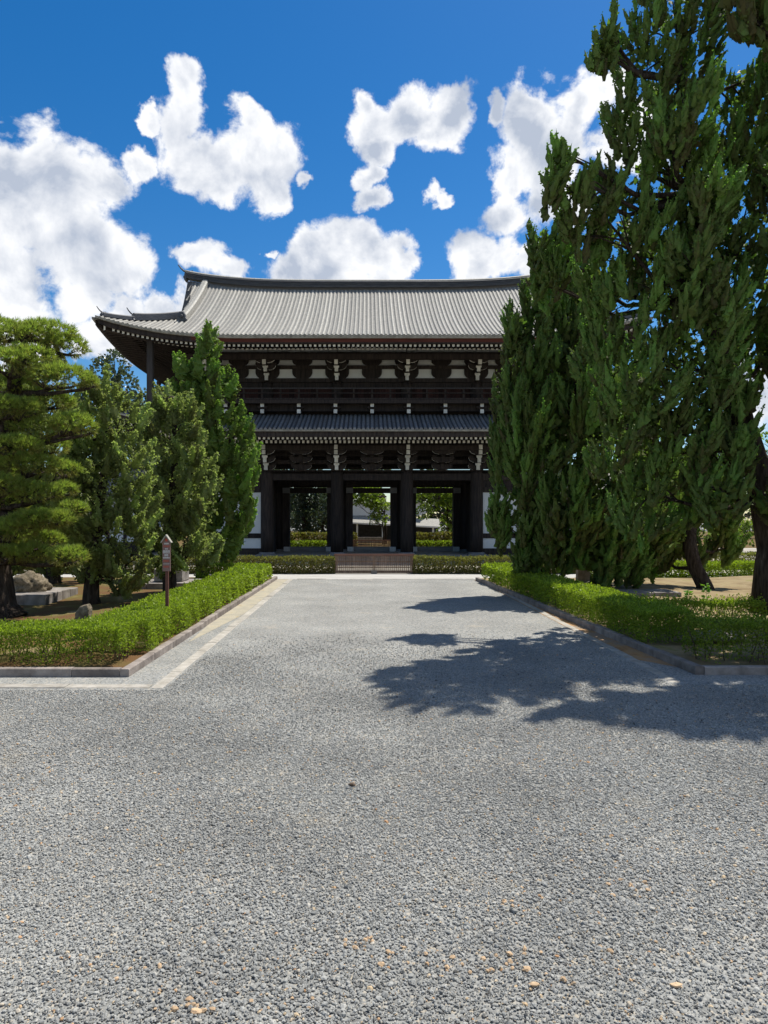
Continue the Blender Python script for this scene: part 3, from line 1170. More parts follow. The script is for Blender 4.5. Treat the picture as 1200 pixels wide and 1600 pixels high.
# --- lower roof
mb = MB()
for side in range(4):
    H = LO.half(side)
    us = np.linspace(-H + 0.02, H - 0.02, 70)
    rows = []
    for i in range(9):
        rows.append([LO.pt(side, math.copysign(min(abs(u), H - 4.9 * i / 8), u), LO.veave(side, u) * (1 - i / 8) + 4.9 * i / 8) for u in us])
    mb.strip(rows)
lower_roof = mb.build('lower_roof', 'ridge', gate, True)
rest = MB()
for side in range(4):
    H = LO.half(side)
    n = int((H - 0.3) / TS)
    for i in range(-n, n + 1):
        u = i * TS
        v0 = LO.veave(side, u) - 0.06
        v1 = min(3.4, H - abs(u))
        if v1 - v0 < 0.25:
            continue
        f = lambda v: (LO.pt(side, u, v), (1, 0) if side < 2 else (0, 1))
        if side == 0 and -9.6 < u < 9.6:
            mb = MB()
            tile_tube(mb, f, v0, v1, 40, 0.100, 6, 0.36, 0.36)
            tr = mb.build('tile_row', 'tile_shaded', lower_roof)
            place('end_tile', end_me2, LO.pt(0, u, v0 - 0.02), tr)
        elif side in (0, 2, 3):
            tile_tube(rest, f, v0, v1, 8, 0.092, 4)
tag(rest.build('further_tile_rows', 'tile_shaded', lower_roof), kind='stuff')
for sx in (-1, 1):
    mb = MB()
    path = []
    for d in np.linspace(0.2, 3.4, 14):
        p = LO.pt(0, sx * (LO.hx - d), d)
        path.append(((p[0], p[1], p[2] + 0.03), (0.7071, 0.7071 * sx)))
    mb.sweep(band(path, 0.17, 0.30, 0, 0.07))
    hr = mb.build('hip_ridge', 'ridge', lower_roof)
    p0 = path[0][0]
    ogre_tile(hr, (p0[0], p0[1], p0[2] - 0.1), sx * 0.7071, -0.7071, 0.6, True)

# --- stone platform, columns
mb = MB()
mb.box(GX - 15.5, GX + 15.5, 47.9, 64.7, -0.1, 0.10)
platform = mb.build('platform', 'strip', gate)
mb = MB()
z0, z1 = 0.28, 6.06
prof = [(0.455, z0), (0.465, z0 + 1.2), (0.46, z1 - 1.2), (0.435, z1 - 0.25), (0.39, z1)]
mb.lathe(prof, (0, 0, 0), 22)
col_me = mb.mesh('column', 'wood', smooth=True)
mb = MB()
mb.box(-0.66, 0.66, -0.66, 0.66, 0.06, 0.15)
mb.lathe([(0.62, 0.15), (0.60, 0.22), (0.52, 0.285)], (0, 0, 0), 20)
base_me = mb.mesh('base_stone', 'sill')
for y in (YF, YM, YB):
    for x in CX:
        c = place('column', col_me, (GX + x, y, 0), gate)
        place('base_stone', base_me, (GX + x, y, 0), c)

def beam(x0, x1, y0, y1, z0, z1, m='wood', name='tie_beam', parent=gate):
    mb = MB()
    mb.box(GX + x0, GX + x1, y0, y1, z0, z1)
    return mb.build(name, m, parent)
for y in (YF, YB):
    for i in range(5):
        a, b = CX[i] + 0.40, CX[i + 1] - 0.40
        beam(a, b, y - 0.17, y + 0.17, 5.42, 5.88)
for i in range(5):
    beam(CX[i] + .40, CX[i + 1] - .40, YM - 0.17, YM + 0.17, 5.32, 5.95)
for y in (YF, YB):
    beam(-12.4, 12.4, y - 0.30, y + 0.30, 6.062, 6.15, name='plate_beam')
for x in CX:
    for (a, b) in ((YF, YM), (YM, YB)):
        beam(x - .16, x + .16, a + .40, b - .40, 5.40, 5.90)
# closed end bays: boarded frame with white plaster
for y in (YF, YM, YB):
    for (a, b) in ((-11.65, -7.5), (7.5, 11.65)):
        a2, b2 = a + 0.44, b - 0.44
        if y == YM:
            continue
        beam(a2, b2, y - 0.12, y + 0.12, 0.12, 0.55, name='sill_beam')
        beam(a2, b2, y - 0.05, y + 0.05, 0.552, 1.28, 'plaster', 'plaster_panel')
        beam(a2, b2, y - 0.12, y + 0.12, 1.282, 1.62, name='rail_beam')
        beam(a2, b2, y - 0.05, y + 0.05, 1.622, 4.55, 'plaster', 'plaster_panel')
        beam(a2, b2, y - 0.12, y + 0.12, 4.552, 4.92, name='rail_beam')
        beam(a2, b2, y - 0.05, y + 0.05, 4.922, 5.418, name='board_panel')
for x in (-11.65, 11.65):
    for (a, b) in ((YF, YM), (YM, YB)):
        beam(x - .05, x + .05, a + .44, b - .44, 0.12, 5.39, 'plaster', 'plaster_panel')
        beam(x - .10, x + .10, a + .44, b - .44, 2.6, 2.9, name='rail_beam')
# side walls of the end chambers facing the passages, dark boards
for x in (-7.5, 7.5):
    for (a, b) in ((YF, YM), (YM, YB)):
        for k in range(8):
            y0 = a + .46 + (b - a - .92) * k / 8
            y1 = a + .46 + (b - a - .92) * (k + 1) / 8 - 0.012
            beam(x - .05, x + .05, y0, y1, 0.13, 5.38, name='wall_board')

# three doorways in the middle row
mb = MB(); mb.box(-0.24, 0.24, -0.30, 0.30, 0, 0.36)
blk_me = mb.mesh('footing_block', 'footing')
mb = MB(); mb.box(-0.27, 0.27, -0.36, 0.24, 0, 0.42)
lblk_me = mb.mesh('pivot_block', 'sill')
for cxd in (-5.0, 0.0, 5.0):
    dw = empty('doorway', (GX + cxd, YM, 0)); dw.parent = gate; dw.location = (cxd, 0, 0)
    for s in (-1, 1):
        a, b = sorted((cxd + s * 1.48, cxd + s * 2.04))
        beam(a, b, YM - 0.14, YM + 0.14, 0.12, 5.318, name='door_jamb', parent=dw)
        a, b = sorted((cxd + s * 1.60, cxd + s * 1.76))
        # open leaf folded back along the passage
        beam(a, b, YM + 0.20, YM + 1.60, 0.5, 4.7, name='door_leaf', parent=dw)
        place('footing_block', blk_me, (GX + cxd + s * 1.66, YM - 0.25, 0.101), dw)
        place('pivot_block', lblk_me, (GX + cxd + s * 1.72, YM - 0.20, 4.69), dw)
    beam(cxd - 1.45, cxd + 1.45, YM - 0.22, YM + 0.138, 4.70, 5.10, name='lintel', parent=dw)
    beam(cxd - 1.41, cxd + 1.41, YM - 0.20, YM + 0.138, 0.102, 0.46, 'sill', name='threshold', parent=dw)
for i in (0, 4):
    for k in range(9):
        a = CX[i] + .46 + (CX[i + 1] - CX[i] - .92) * k / 9
        b = CX[i] + .46 + (CX[i + 1] - CX[i] - .92) * (k + 1) / 9 - .012
        beam(a, b, YM - .06, YM + .06, .12, 5.3, name='wall_board')
beam(-11.4, 11.4, YF + 0.5, YB - 0.5, 9.3, 9.45, name='upper_floor')

# --- brackets
def arm_poly(hw, w0, z0, z1, ztop, n=6):
    """bracket arm seen from the front: narrow foot, quarter-round undersides, level top; returns polygon and the curved edges"""
    pts = [(w0, z0)]
    for k in range(1, n + 1):
        t = math.pi / 2 * k / n
        pts.append((w0 + (hw - w0) * math.sin(t), z0 + (z1 - z0) * (1 - math.cos(t))))
    pts += [(hw, ztop), (-hw, ztop)]
    for k in range(n, 0, -1):
        t = math.pi / 2 * k / n
        pts.append((-(w0 + (hw - w0) * math.sin(t)), z0 + (z1 - z0) * (1 - math.cos(t))))
    pts.append((-w0, z0))
    ne = len(pts)
    edges = {}
    for k in range(n):
        edges[k] = 1
        edges[n + 2 + k] = 1
    return pts, edges

def col_bracket(zs, deep, paint):
    """stack of projecting arms over a column; zs = [(y offset, z0, z1)] of the three tiers"""
    arms, blocks = MB(), MB()
    for k, (dy, z0, z1) in enumerate(zs):
        arms.box(-0.115, 0.115, -dy + 0.02, 0.3, z0 + 0.04, z1 - 0.04)          # arm running out to the nose
        if deep and k == 0:
            continue
        if deep:
            z0 += 0.14
        p, e = arm_poly(0.66 + 0.03 * k, 0.20, z0 + 0.02, z0 + 0.33, z0 + 0.38)
        arms.prism_y(p, -dy + 0.10, -dy + 0.34, 0, e if paint else None)
        for bx in (-0.54, 0.0, 0.54):
            blocks.box(bx - 0.17, bx + 0.17, -dy + 0.06, -dy + 0.38, z0 + 0.39, z0 + 0.50)
    arms.box(-0.42, 0.42, -0.40, 0.40, zs[0][1] - 0.02, zs[0][1] + 0.30)           # great block on the column
    return arms, blocks
def nose_mesh(w, h, name='arm_nose'):
    mb = MB()
    # nose: narrow shank with a wider shoulder on top
    poly = [(-w / 2, 0), (w / 2, 0), (w / 2, h * .62), (w * .78, h * .74), (w * .78, h), (-w * .78, h), (-w * .78, h * .74), (-w / 2, h * .62)]
    mb.prism_y(poly, -0.08, 0.06)
    return mb.mesh(name, 'white')
def nose_plain(w, h):
    mb = MB()
    mb.box(-w / 2, w / 2, -0.07, 0.06, 0, h)
    return mb.mesh('arm_nose', 'white')

LOW = [(0.62, 6.12, 6.60), (1.15, 6.60, 7.10), (1.72, 7.12, 7.42)]
UPP = [(0.62, 12.52, 13.02), (1.20, 13.02, 13.42), (1.80, 13.40, 14.06)]
for lvl, zs, yw in (('lower', LOW, YF), ('upper', UPP, 51.2)):
    arms, blocks = col_bracket(zs, lvl == 'upper', True)
    ame = arms.mesh('bracket_cluster', ['wood', 'white'])
    bme = blocks.mesh('bearing_blocks', 'wood')
    n1 = nose_mesh(0.24, zs[0][2] - zs[0][1])
    n2 = nose_mesh(0.24, zs[1][2] - zs[1][1])
    n3 = nose_mesh(0.25, zs[2][2] - zs[2][1]) if lvl == 'upper' else nose_plain(0.24, zs[2][2] - zs[2][1])
    n4 = nose_plain(0.24, 0.30)
    for x in CX:
        c = place('bracket_cluster', ame, (GX + x, yw, 0), gate)
        place('bearing_blocks', bme, (GX + x, yw, 0), c)
        for (me, (dy, z0, z1)) in zip((n1, n2, n3), zs):
            place('arm_nose', me, (GX + x, yw - dy - 0.06, z0), c)
        if lvl == 'lower':
            place('arm_nose', n4, (GX + x, yw - 1.85, 7.47), c)
    # clusters between the columns: the same stack without noses
    arms, blocks = MB(), MB()
    for k, (dy, z0, z1) in enumerate(zs):
        p, e = arm_poly(0.74 + 0.05 * k, 0.17, z0 + 0.02, z0 + 0.34, z0 + 0.40)
        arms.prism_y(p, -dy + 0.12, -dy + 0.32, 0, e if lvl == 'lower' else {0: 0})
        arms.box(-0.10, 0.10, -dy + 0.06, 0.3, z0 + 0.04, z1 - 0.04)
        for bx in (-0.6, 0.0, 0.6):
            blocks.box(bx - 0.15, bx + 0.15, -dy + 0.08, -dy + 0.36, z0 + 0.41, z0 + 0.53)
    ame = arms.mesh('mid_bracket', ['wood', 'white'])
    bme = blocks.mesh('bearing_blocks', 'wood')
    for i in range(5 if lvl == 'lower' else 0):
        x = (CX[i] + CX[i + 1]) / 2
        c = place('mid_bracket', ame, (GX + x, yw, 0), gate)
        place('bearing_blocks', bme, (GX + x, yw, 0), c)
    # purlin carried by the outermost tier, and through beams in the wall plane
    if lvl == 'lower':
        beam(-13.4, 13.4, yw - 1.80, yw - 1.52, 7.42, 7.74, name='eave_purlin')
        beam(-12.2, 12.2, yw - 0.13, yw + 0.13, 6.60, 6.86, name='through_beam')
        beam(-12.2, 12.2, yw - 0.13, yw + 0.13, 7.14, 7.40, name='through_beam')
        beam(-12.2, 12.2, yw - 0.12, yw + 0.12, 7.402, 9.2, name='wall_board')
        beam(-12.2, 12.2, yw + 10.68, yw + 10.92, 7.0, 9.2, name='wall_board')
        beam(-12.2, 12.2, YM - .12, YM + .12, 6.95, 9.25, name='wall_board')
        beam(-12.2, 12.2, YM - .12, YM + .12, 5.96, 6.42, name='through_beam')
        beam(-12.2, 12.2, YM - .12, YM + .12, 6.60, 6.80, name='through_beam')
    else:
        beam(-13.5, 13.5, yw - 2.0, yw - 1.70, 13.72, 14.08, name='eave_purlin')
        beam(-12.2, 12.2, yw - 0.26, yw - 0.062, 13.43, 13.67, name='through_beam')
        beam(-12.2, 12.2, yw - 0.26, yw - 0.062, 14.15, 14.62, name='through_beam')

# --- upper storey
YU = 51.2
mb = MB()
mb.lathe([(0.40, 10.7), (0.40, 12.2), (0.36, 12.5)], (0, 0, 0), 16)
uc = mb.mesh('upper_column', 'wood', smooth=True)
for x in CX:
    place('upper_column', uc, (GX + x, YU, 0), gate)
beam(-12.3, 12.3, YU - 0.30, YU + 0.30, 12.45, 12.74, name='plate_beam')
for i in range(5):
    a, b = CX[i], CX[i + 1]
    beam(a + .38, b - .38, YU - .16, YU + .16, 12.10, 12.44)
    beam(a + .02, b - .02, YU - .05, YU + .05, 12.742, 15.2, 'plaster', 'plaster_panel')
    n = 11
    for k in range(n):
        x0 = a + .38 + (b - a - .76) * k / n
        x1 = a + .38 + (b - a - .76) * (k + 1) / n - .014
        dy = rnd.uniform(0, .02)
        beam(x0, x1, YU + .02 + dy, YU + .08 + dy, 10.6, 12.098, 'plank', 'wall_plank')
    # small dark arms painted flat against the plaster line: wall-plane brackets
    for xx, hw, w0 in ((a, 0.86, 0.42), ((a + b) / 2, 0.72, 0.18)) + (((b, 0.86, 0.42),) if i == 4 else ()):
        for (z0, z1, zt) in ((12.745, 13.18, 13.43), (13.672, 14.0, 14.15)):
            mb = MB()
            p, e = arm_poly(hw, w0, z0, z1, zt)
            mb.prism_y([(GX + xx + q[0], q[1]) for q in p], YU - 0.20, YU - 0.055)
            mb.build('wall_bracket', 'wood', gate)
for x in (-11.65, 11.65):
    beam(x - .06, x + .06, YU + .1, YB - .3, 10.5, 15.0, 'plaster', 'plaster_panel')
    beam(x - .10, x + .10, YU + .4, YB - .7, 10.5, 12.4, 'plank', 'wall_plank')
beam(-12, 12, YB - .35, YB - .25, 10.4, 15.0, 'plank', 'wall_plank')

# --- balcony with railing
BX, BY = 14.5, 48.3
beam(-BX, BX, BY, YU - .45, 10.56, 10.70, name='balcony_floor')
beam(-BX, -12.0, YU - .448, YB + 1.0, 10.56, 10.70, name='balcony_floor')
beam(12.0, BX, YU - .448, YB + 1.0, 10.56, 10.70, name='balcony_floor')
beam(-BX - .06, BX + .06, BY - .12, BY - .002, 10.50, 10.76, name='balcony_edge')
beam(-BX + .3, BX - .3, BY + .5, BY + .75, 10.05, 10.556, name='balcony_beam')
rail = empty('railing', (GX, BY, 10.7)); rail.parent = gate; rail.location = Vector((GX, BY, 10.7)) - wl(gate)
for (z0, z1, h) in ((11.50, 11.58, .05), (11.18, 11.25, .04), (10.80, 10.88, .04)):
    beam(-BX - .2, BX + .2, BY + .0, BY + 2 * h, z0, z1, name='rail', parent=rail, m='wood_post' if z0 > 11.4 else 'wood')
    for s in (-1, 1):
        beam(min(s * BX, s * (BX - .1)), max(s * BX, s * (BX - .1)), BY + .12, YB + 1, z0, z1, name='rail', parent=rail)
mb = MB(); mb.box(-.06, .06, -.05, .05, 0, .82)
pm = mb.mesh('baluster', 'wood')
for k in range(-11, 12):
    place('baluster', pm, (GX + k * 1.25, BY + .16, 10.70), rail)
mb = MB()
mb.box(-.13, .13, -.13, .13, 0, .95)
mb.lathe([(.10, .95), (.13, .99), (.09, 1.03), (.16, 1.14), (.18, 1.24), (.12, 1.36), (.03, 1.46), (.02, 1.62)], (0, 0, 0), 12)
fm = mb.mesh('corner_post', 'wood')
for s in (-1, 1):
    place('corner_post', fm, (GX + s * (BX + .02), BY + .10, 10.70), rail)
# little bracket noses under the balcony
nm = nose_plain(0.24, 0.26)
mb = MB()
p, e = arm_poly(0.34, 0.16, 10.20, 10.32, 10.36)
mb.prism_y(p, -0.04, 0.2)
mb.box(-.10, .10, -.05, 2.0, 9.98, 10.5)
bm_ = mb.mesh('balcony_bracket', 'wood')
for k in range(-5, 6):
    x = k * 2.5
    c = place('balcony_bracket', bm_, (GX + x, BY + .28, 0), gate)
    place('arm_nose', nm, (GX + x, BY + .18, 9.86), c)
    place('arm_nose', nm, (GX + x, BY + .18, 10.30), c)
beam(-12, 12, BY + 1.3, BY + 1.4, 9.6, 10.54, name='apron_board')
# props carrying the corners of the great eaves
for s in (-1, 1):
    beam(s * 14.72 - .19, s * 14.72 + .19, 46.95, 47.33, 9.3, 14.55, 'wood_post', 'corner_prop')

# ------------------------------------------------------------------ foliage helpers
def unit(a):
    return a / np.maximum(np.linalg.norm(a, axis=-1, keepdims=True), 1e-9)

def rand_dirs(n):
    return unit(NP.normal(size=(n, 3)))

def kites(P, D, size, width, tint, k=1, spread=0.6, nrm=None):
    """k little kite-shaped blades at every point P, pointing along D with some spread"""
    P = np.repeat(P, k, 0)
    D = np.repeat(D, k, 0)
    s = np.repeat(size, k)[:, None] * NP.uniform(0.75, 1.2, (len(P), 1))
    w = s * width * NP.uniform(0.8, 1.2, (len(P), 1))
    D = unit(D + spread * rand_dirs(len(P)))
    A = unit(np.cross(D, rand_dirs(len(P)) if nrm is None else np.repeat(nrm, k, 0) + 0.45 * rand_dirs(len(P))))
    C = np.cross(D, A)
    V = np.stack([P, P + D * s * 0.48 + A * w + C * w * 0.25, P + D * s, P + D * s * 0.48 - A * w + C * w * 0.25], 1)
    return V, np.clip(np.repeat(tint, k) + NP.normal(0, 0.05, len(P)), 0.01, 0.99)

def leaf_mesh(name, V, tint, m):
    n, k, _ = V.shape
    me = bpy.data.meshes.new(name)
    me.vertices.add(n * k)
    me.vertices.foreach_set('co', V.reshape(-1).astype(np.float32))
    me.loops.add(n * k)
    me.loops.foreach_set('vertex_index', np.arange(n * k, dtype=np.int32))
    me.polygons.add(n)
    me.polygons.foreach_set('loop_start', np.arange(0, n * k, k, dtype=np.int32))
    me.update(calc_edges=True)
    a = me.attributes.new('tint', 'FLOAT', 'FACE')
    a.data.foreach_set('value', tint.astype(np.float32))
    me.materials.append(MT[m])
    return me

def leaf_object(name, V, tint, m, parent):
    off = np.array(wl(parent))
    o = bpy.data.objects.new(name, leaf_mesh(name, V - off, tint, m))
    COL.objects.link(o)
    o.parent = parent
    WLOC[o.name] = wl(parent)
    return o

TRIS = [0]
MT['juniper'] = leaf_mat('juniper_foliage', ((0.105, 0.09, 0.035), (0.044, 0.118, 0.030), (0.062, 0.172, 0.040), (0.10, 0.245, 0.05), (0.185, 0.33, 0.065)), 0.40, 0.6, 0.2, (1.0, 1.3, 0.6))
MT['juniper_green'] = leaf_mat('green_juniper_foliage', ((0.11, 0.10, 0.035), (0.080, 0.165, 0.04), (0.12, 0.24, 0.052), (0.17, 0.31, 0.065), (0.23, 0.37, 0.08)), 0.5, 0.6, 0.2, (1.05, 1.3, 0.6))
MT['cypress'] = leaf_mat('cypress_foliage', ((0.13, 0.13, 0.055), (0.145, 0.215, 0.065), (0.225, 0.315, 0.095), (0.32, 0.41, 0.14), (0.41, 0.49, 0.19)), 0.52, 0.6, 0.2, (1.15, 1.3, 0.65))
MT['pine'] = leaf_mat('pine_needles', ((0.22, 0.175, 0.055), (0.070, 0.145, 0.03), (0.13, 0.25, 0.042), (0.21, 0.34, 0.06), (0.30, 0.41, 0.085)), 0.48, 0.5, 0.25, (1.1, 1.3, 0.6))
MT['hedge'] = leaf_mat('hedge_leaves', ((0.06, 0.080, 0.018), (0.070, 0.140, 0.020), (0.125, 0.230, 0.025), (0.21, 0.325, 0.03), (0.32, 0.43, 0.04)), 0.45, 0.5, 0.25)
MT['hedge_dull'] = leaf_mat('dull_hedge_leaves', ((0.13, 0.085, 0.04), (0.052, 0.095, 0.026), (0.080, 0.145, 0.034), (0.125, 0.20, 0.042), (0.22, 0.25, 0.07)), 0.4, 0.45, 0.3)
MT['broad'] = leaf_mat('broadleaf_foliage', ((0.05, 0.08, 0.02), (0.060, 0.115, 0.026), (0.105, 0.185, 0.036), (0.17, 0.27, 0.045), (0.25, 0.34, 0.06)), 0.5, 0.45, 0.3)
MT['bluegreen'] = leaf_mat('dark_broadleaf_foliage', ((0.03, 0.05, 0.03), (0.035, 0.062, 0.036), (0.05, 0.085, 0.048), (0.085, 0.125, 0.075), (0.15, 0.185, 0.125)), 0.25, 0.4, 0.4)
MT['sprout'] = leaf_mat('sprout_leaves', ((0.10, 0.22, 0.02), (0.14, 0.30, 0.03), (0.18, 0.36, 0.04)), 0.4, 0.5)

def lobes_from_px(lst, Y):
    out = []
    for l in lst:
        px, py, rx, rz = l[:4]
        yy = Y + (l[4] if len(l) > 4 else 0.0)
        c = np.array(at(px, py, yy))
        a, b = rx / FPX * yy, rz / FPX * yy
        out.append((c, np.array([a, l[5] if len(l) > 5 else max(a, b) * 0.9, b])))
    return out

def shell_points(lobes, dens, lo=0.72, cut=0.72, bottom=1.0, hollow=None):
    P, U, B = [], [], []
    for i, (c, r) in enumerate(lobes):
        area = 4 * math.pi * (((r[0] * r[1]) ** 1.6 + (r[0] * r[2]) ** 1.6 + (r[1] * r[2]) ** 1.6) / 3) ** (1 / 1.6)
        n = max(6, int(area * dens))
        u = rand_dirs(n)
        s = NP.uniform(lo, 1.0, (n, 1))
        p = c + u * r * s
        keep = np.ones(n, bool)
        for j, (c2, r2) in enumerate(lobes):
            if j != i:
                keep &= np.linalg.norm((p - c2) / r2, axis=1) > cut
        keep &= (u[:, 1] < 0.35) | (NP.random(n) < 0.45)          # thinner on the side turned from the path
        if bottom < 1.0:
            keep &= (u[:, 2] > -0.45) | (NP.random(n) < bottom)
        P.append(p[keep]); U.append(u[keep]); B.append(np.full(keep.sum(), i))
    return np.concatenate(P), np.concatenate(U), np.concatenate(B)

def plume_crown(lobes, dens=4.0, L=(0.7, 1.5), Rr=(0.17, 0.30), tufts=60, tsize=0.12, twidth=0.30, lean=(0.12, 0, 0), out=0.5, upb=1.0, blades=3,
                tint_mu=0.45, tint_sd=0.16, inner=0.0, gap=0.0, tspread=0.55, cut=0.72, core=0.74, rough_core=False, fill=0, fsize=0.3, sub=0, L0=(0.8, 1.5), R0=(0.2, 0.32), rings=11, segs=9, lumps=0, lsize=0.1, lfat=0.5):
    """crown of many upswept flame-shaped sprays, each a cone of small tufts"""
    P, U, B = shell_points(lobes, dens, cut=cut)
    if gap:
        g = np.sin(P[:, 0] * 2.1 + 1.7 * np.sin(P[:, 2] * 1.3)) * np.sin(P[:, 2] * 1.9 + 0.6 * P[:, 1] + 1.1)
        k = NP.random(len(P)) > gap * np.clip(g * 2.2, 0, 1)
        P, U, B = P[k], U[k], B[k]
    n = len(P)
    ln = NP.uniform(L[0], L[1], n)
    rr = NP.uniform(Rr[0], Rr[1], n) * (ln / (0.5 * (L[0] + L[1]))) ** 0.5
    hor = U * np.array([1, 1, 0.35])
    ax = unit(out * hor + np.array([0, 0, upb]) + np.array(lean) + 0.16 * rand_dirs(n))
    ptint = np.clip(NP.normal(tint_mu, tint_sd, n), 0.05, 0.95)
    if sub:
        # big sprays made of many small ones
        l0 = NP.uniform(L0[0], L0[1], n)
        r0 = NP.uniform(R0[0], R0[1], n)
        s1 = unit(np.cross(ax, rand_dirs(n)))
        s2 = np.cross(ax, s1)
        t0 = (np.arange(sub)[None, :] + NP.random((n, sub))) / sub
        p0 = (0.5 + 0.5 * np.clip(t0 / 0.3, 0, 1)) * np.clip((1 - t0) / 0.8, 0, 1) ** 0.8
        h0 = NP.uniform(0, 6.283, (n, sub))
        v0 = np.cos(h0)[..., None] * s1[:, None, :] + np.sin(h0)[..., None] * s2[:, None, :]
        P = ((P - ax * (l0 * 0.45)[:, None])[:, None, :] + ax[:, None, :] * (t0 * l0[:, None] * 0.85)[..., None] + v0 * (r0[:, None] * p0)[..., None]).reshape(-1, 3)
        ax = unit(np.repeat(ax, sub, 0) + 0.42 * v0.reshape(-1, 3) * (1 - 0.6 * t0.reshape(-1, 1)) + 0.12 * rand_dirs(n * sub))
        ptint = np.clip(np.repeat(ptint, sub) + NP.normal(0, .12, n * sub) + 0.26 * (t0.reshape(-1) - .5), .03, .97)  # lit spray tips put into the tint: lighter towards each tip
        n = len(P)
        ln = NP.uniform(L[0], L[1], n)
        rr = NP.uniform(Rr[0], Rr[1], n)
    T = tufts
    t = NP.random((n, T)) ** 0.85
    prof = np.clip(t / 0.22, 0, 1) ** 0.6 * np.clip((1 - t) / 0.85, 0, 1) ** 0.75
    side = unit(np.cross(ax, rand_dirs(n)))
    side2 = np.cross(ax, side)
    ph = NP.uniform(0, 2 * np.pi, (n, T))
    # sub-lobes on the plume: radial distance is lumpy round the axis
    lump = 1 + 0.28 * np.sin(3 * ph + 9 * t)
    rad = rr[:, None] * prof * lump * np.sqrt(NP.uniform(0.35, 1.0, (n, T)))
    rv = np.cos(ph)[..., None] * side[:, None, :] + np.sin(ph)[..., None] * side2[:, None, :]
    bend = (t ** 2)[..., None] * (0.12 * ln)[:, None, None] * np.array([0, 0, 1.0])
    pos = P[:, None, :] - (ax * (ln * 0.45)[:, None])[:, None, :] + ax[:, None, :] * (t * ln[:, None])[..., None] + rv * rad[..., None] + bend
    d = unit(ax[:, None, :] * 0.85 + rv * 0.75)
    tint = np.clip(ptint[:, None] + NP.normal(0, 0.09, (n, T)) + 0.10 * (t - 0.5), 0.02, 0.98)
    pos, d, tint = pos.reshape(-1, 3), d.reshape(-1, 3), tint.reshape(-1)
    nr = rv.reshape(-1, 3)
    if inner:
        IP = []
        for (c, r) in lobes:
            m = int(inner * 4.2 * r[0] * r[1] * r[2])
            u = rand_dirs(m) * NP.uniform(0.2, 0.8, (m, 1)) 
            IP.append(c + u * r)
        IP = np.concatenate(IP)
        pos = np.concatenate([pos, IP])
        nr = np.concatenate([nr, rand_dirs(len(IP))])
        d = np.concatenate([d, unit(rand_dirs(len(IP)) + np.array([0, 0, 0.5]))])
        tint = np.concatenate([tint, np.clip(NP.normal(tint_mu - 0.08, 0.15, len(IP)), 0.02, 0.9)])  # inner tufts take a darker tint, standing in for crown shade
    V, tn = kites(pos, d, np.full(len(pos), tsize), twidth, tint, blades, tspread, nr)
    if core:
        # the packed inner twigs of every spray: a lumpy spindle under the tufts
        if rough_core:
            tk = np.linspace(0.0, 0.99, rings)
            K, S6 = len(tk), segs
            pr = (0.55 + 0.45 * np.clip(tk / 0.3, 0, 1)) * np.clip((1 - tk) / 0.75, 0, 1) ** 0.8
            jit = np.clip(NP.lognormal(0, 0.30, (n, K, S6)), 0.5, 1.75)
        else:
            tk = np.array([0.02, 0.16, 0.36, 0.58, 0.78, 0.95])
            K, S6 = len(tk), 7
            pr = np.clip(tk / 0.22, 0, 1) ** 0.6 * np.clip((1 - tk) / 0.85, 0, 1) ** 0.75
            jit = NP.uniform(.62, 1.25, (n, K, S6))
        ph = (np.arange(S6) / S6 * 2 * np.pi)[None, None, :] + NP.uniform(0, 6.28, (n, 1, 1)) + NP.normal(0, .22, (n, K, S6))
        rad = core * rr[:, None, None] * pr[None, :, None] * jit
        ring = (P - ax * (ln * 0.45)[:, None])[:, None, None, :] + ax[:, None, None, :] * (tk[None, :, None, None] * ln[:, None, None, None] + NP.normal(0, .05, (n, K, S6, 1)) * ln[:, None, None, None])
        ring = ring + np.cos(ph)[..., None] * rad[..., None] * side[:, None, None, :] + np.sin(ph)[..., None] * rad[..., None] * side2[:, None, None, :]
        ring = ring + ((tk ** 2)[None, :, None, None] * (0.12 * ln)[:, None, None, None]) * np.array([0, 0, 1.0])
        q0, q1 = ring[:, :-1], ring[:, 1:]
        Q = np.stack([q0, np.roll(q0, -1, 2), np.roll(q1, -1, 2), q1], 3).reshape(-1, 4, 3)
        tq = np.clip(np.repeat(ptint, (K - 1) * S6) + NP.normal(0, .08, len(Q)), .02, .98)
        V = np.concatenate([V, Q])
        tn = np.concatenate([tn, tq])
    if fill:
        FP = np.concatenate([c + rand_dirs(fill) * NP.uniform(0.1, 0.68, (fill, 1)) * r for (c, r) in lobes])
        V5, t5 = kites(FP, unit(rand_dirs(len(FP)) + np.array([0, 0, .6])), np.full(len(FP), fsize), .34, np.clip(NP.normal(tint_mu - .1, .12, len(FP)), .03, .9), 1, .3)  # large inner leaves tinted darker, the crown's inner shade put into colour
        V = np.concatenate([V, V5])
        tn = np.concatenate([tn, t5])
    if lumps:
        # each spray is built of small rounded clusters of scale leaves
        K = lumps
        t = NP.random((n, K)) ** 0.9 * 0.96
        pr = np.clip(t / 0.22, 0, 1) ** 0.6 * np.clip((1 - t) / 0.85, 0, 1) ** 0.7
        ph = NP.uniform(0, 6.283, (n, K))
        rv = np.cos(ph)[..., None] * side[:, None, :] + np.sin(ph)[..., None] * side2[:, None, :]
        c = (P - ax * (ln * 0.45)[:, None])[:, None, :] + ax[:, None, :] * (t * ln[:, None])[..., None] + rv * (rr[:, None] * pr * NP.uniform(.45, .95, (n, K)))[..., None]
        c = c + (t ** 2)[..., None] * (0.12 * ln)[:, None, None] * np.array([0, 0, 1.0])
        c = c.reshape(-1, 3)
        dd = unit(np.repeat(ax, K, 0) * 0.9 + rv.reshape(-1, 3) * 0.55 + 0.25 * rand_dirs(len(c)))
        s = (lsize * NP.uniform(.7, 1.3, len(c)))[:, None]
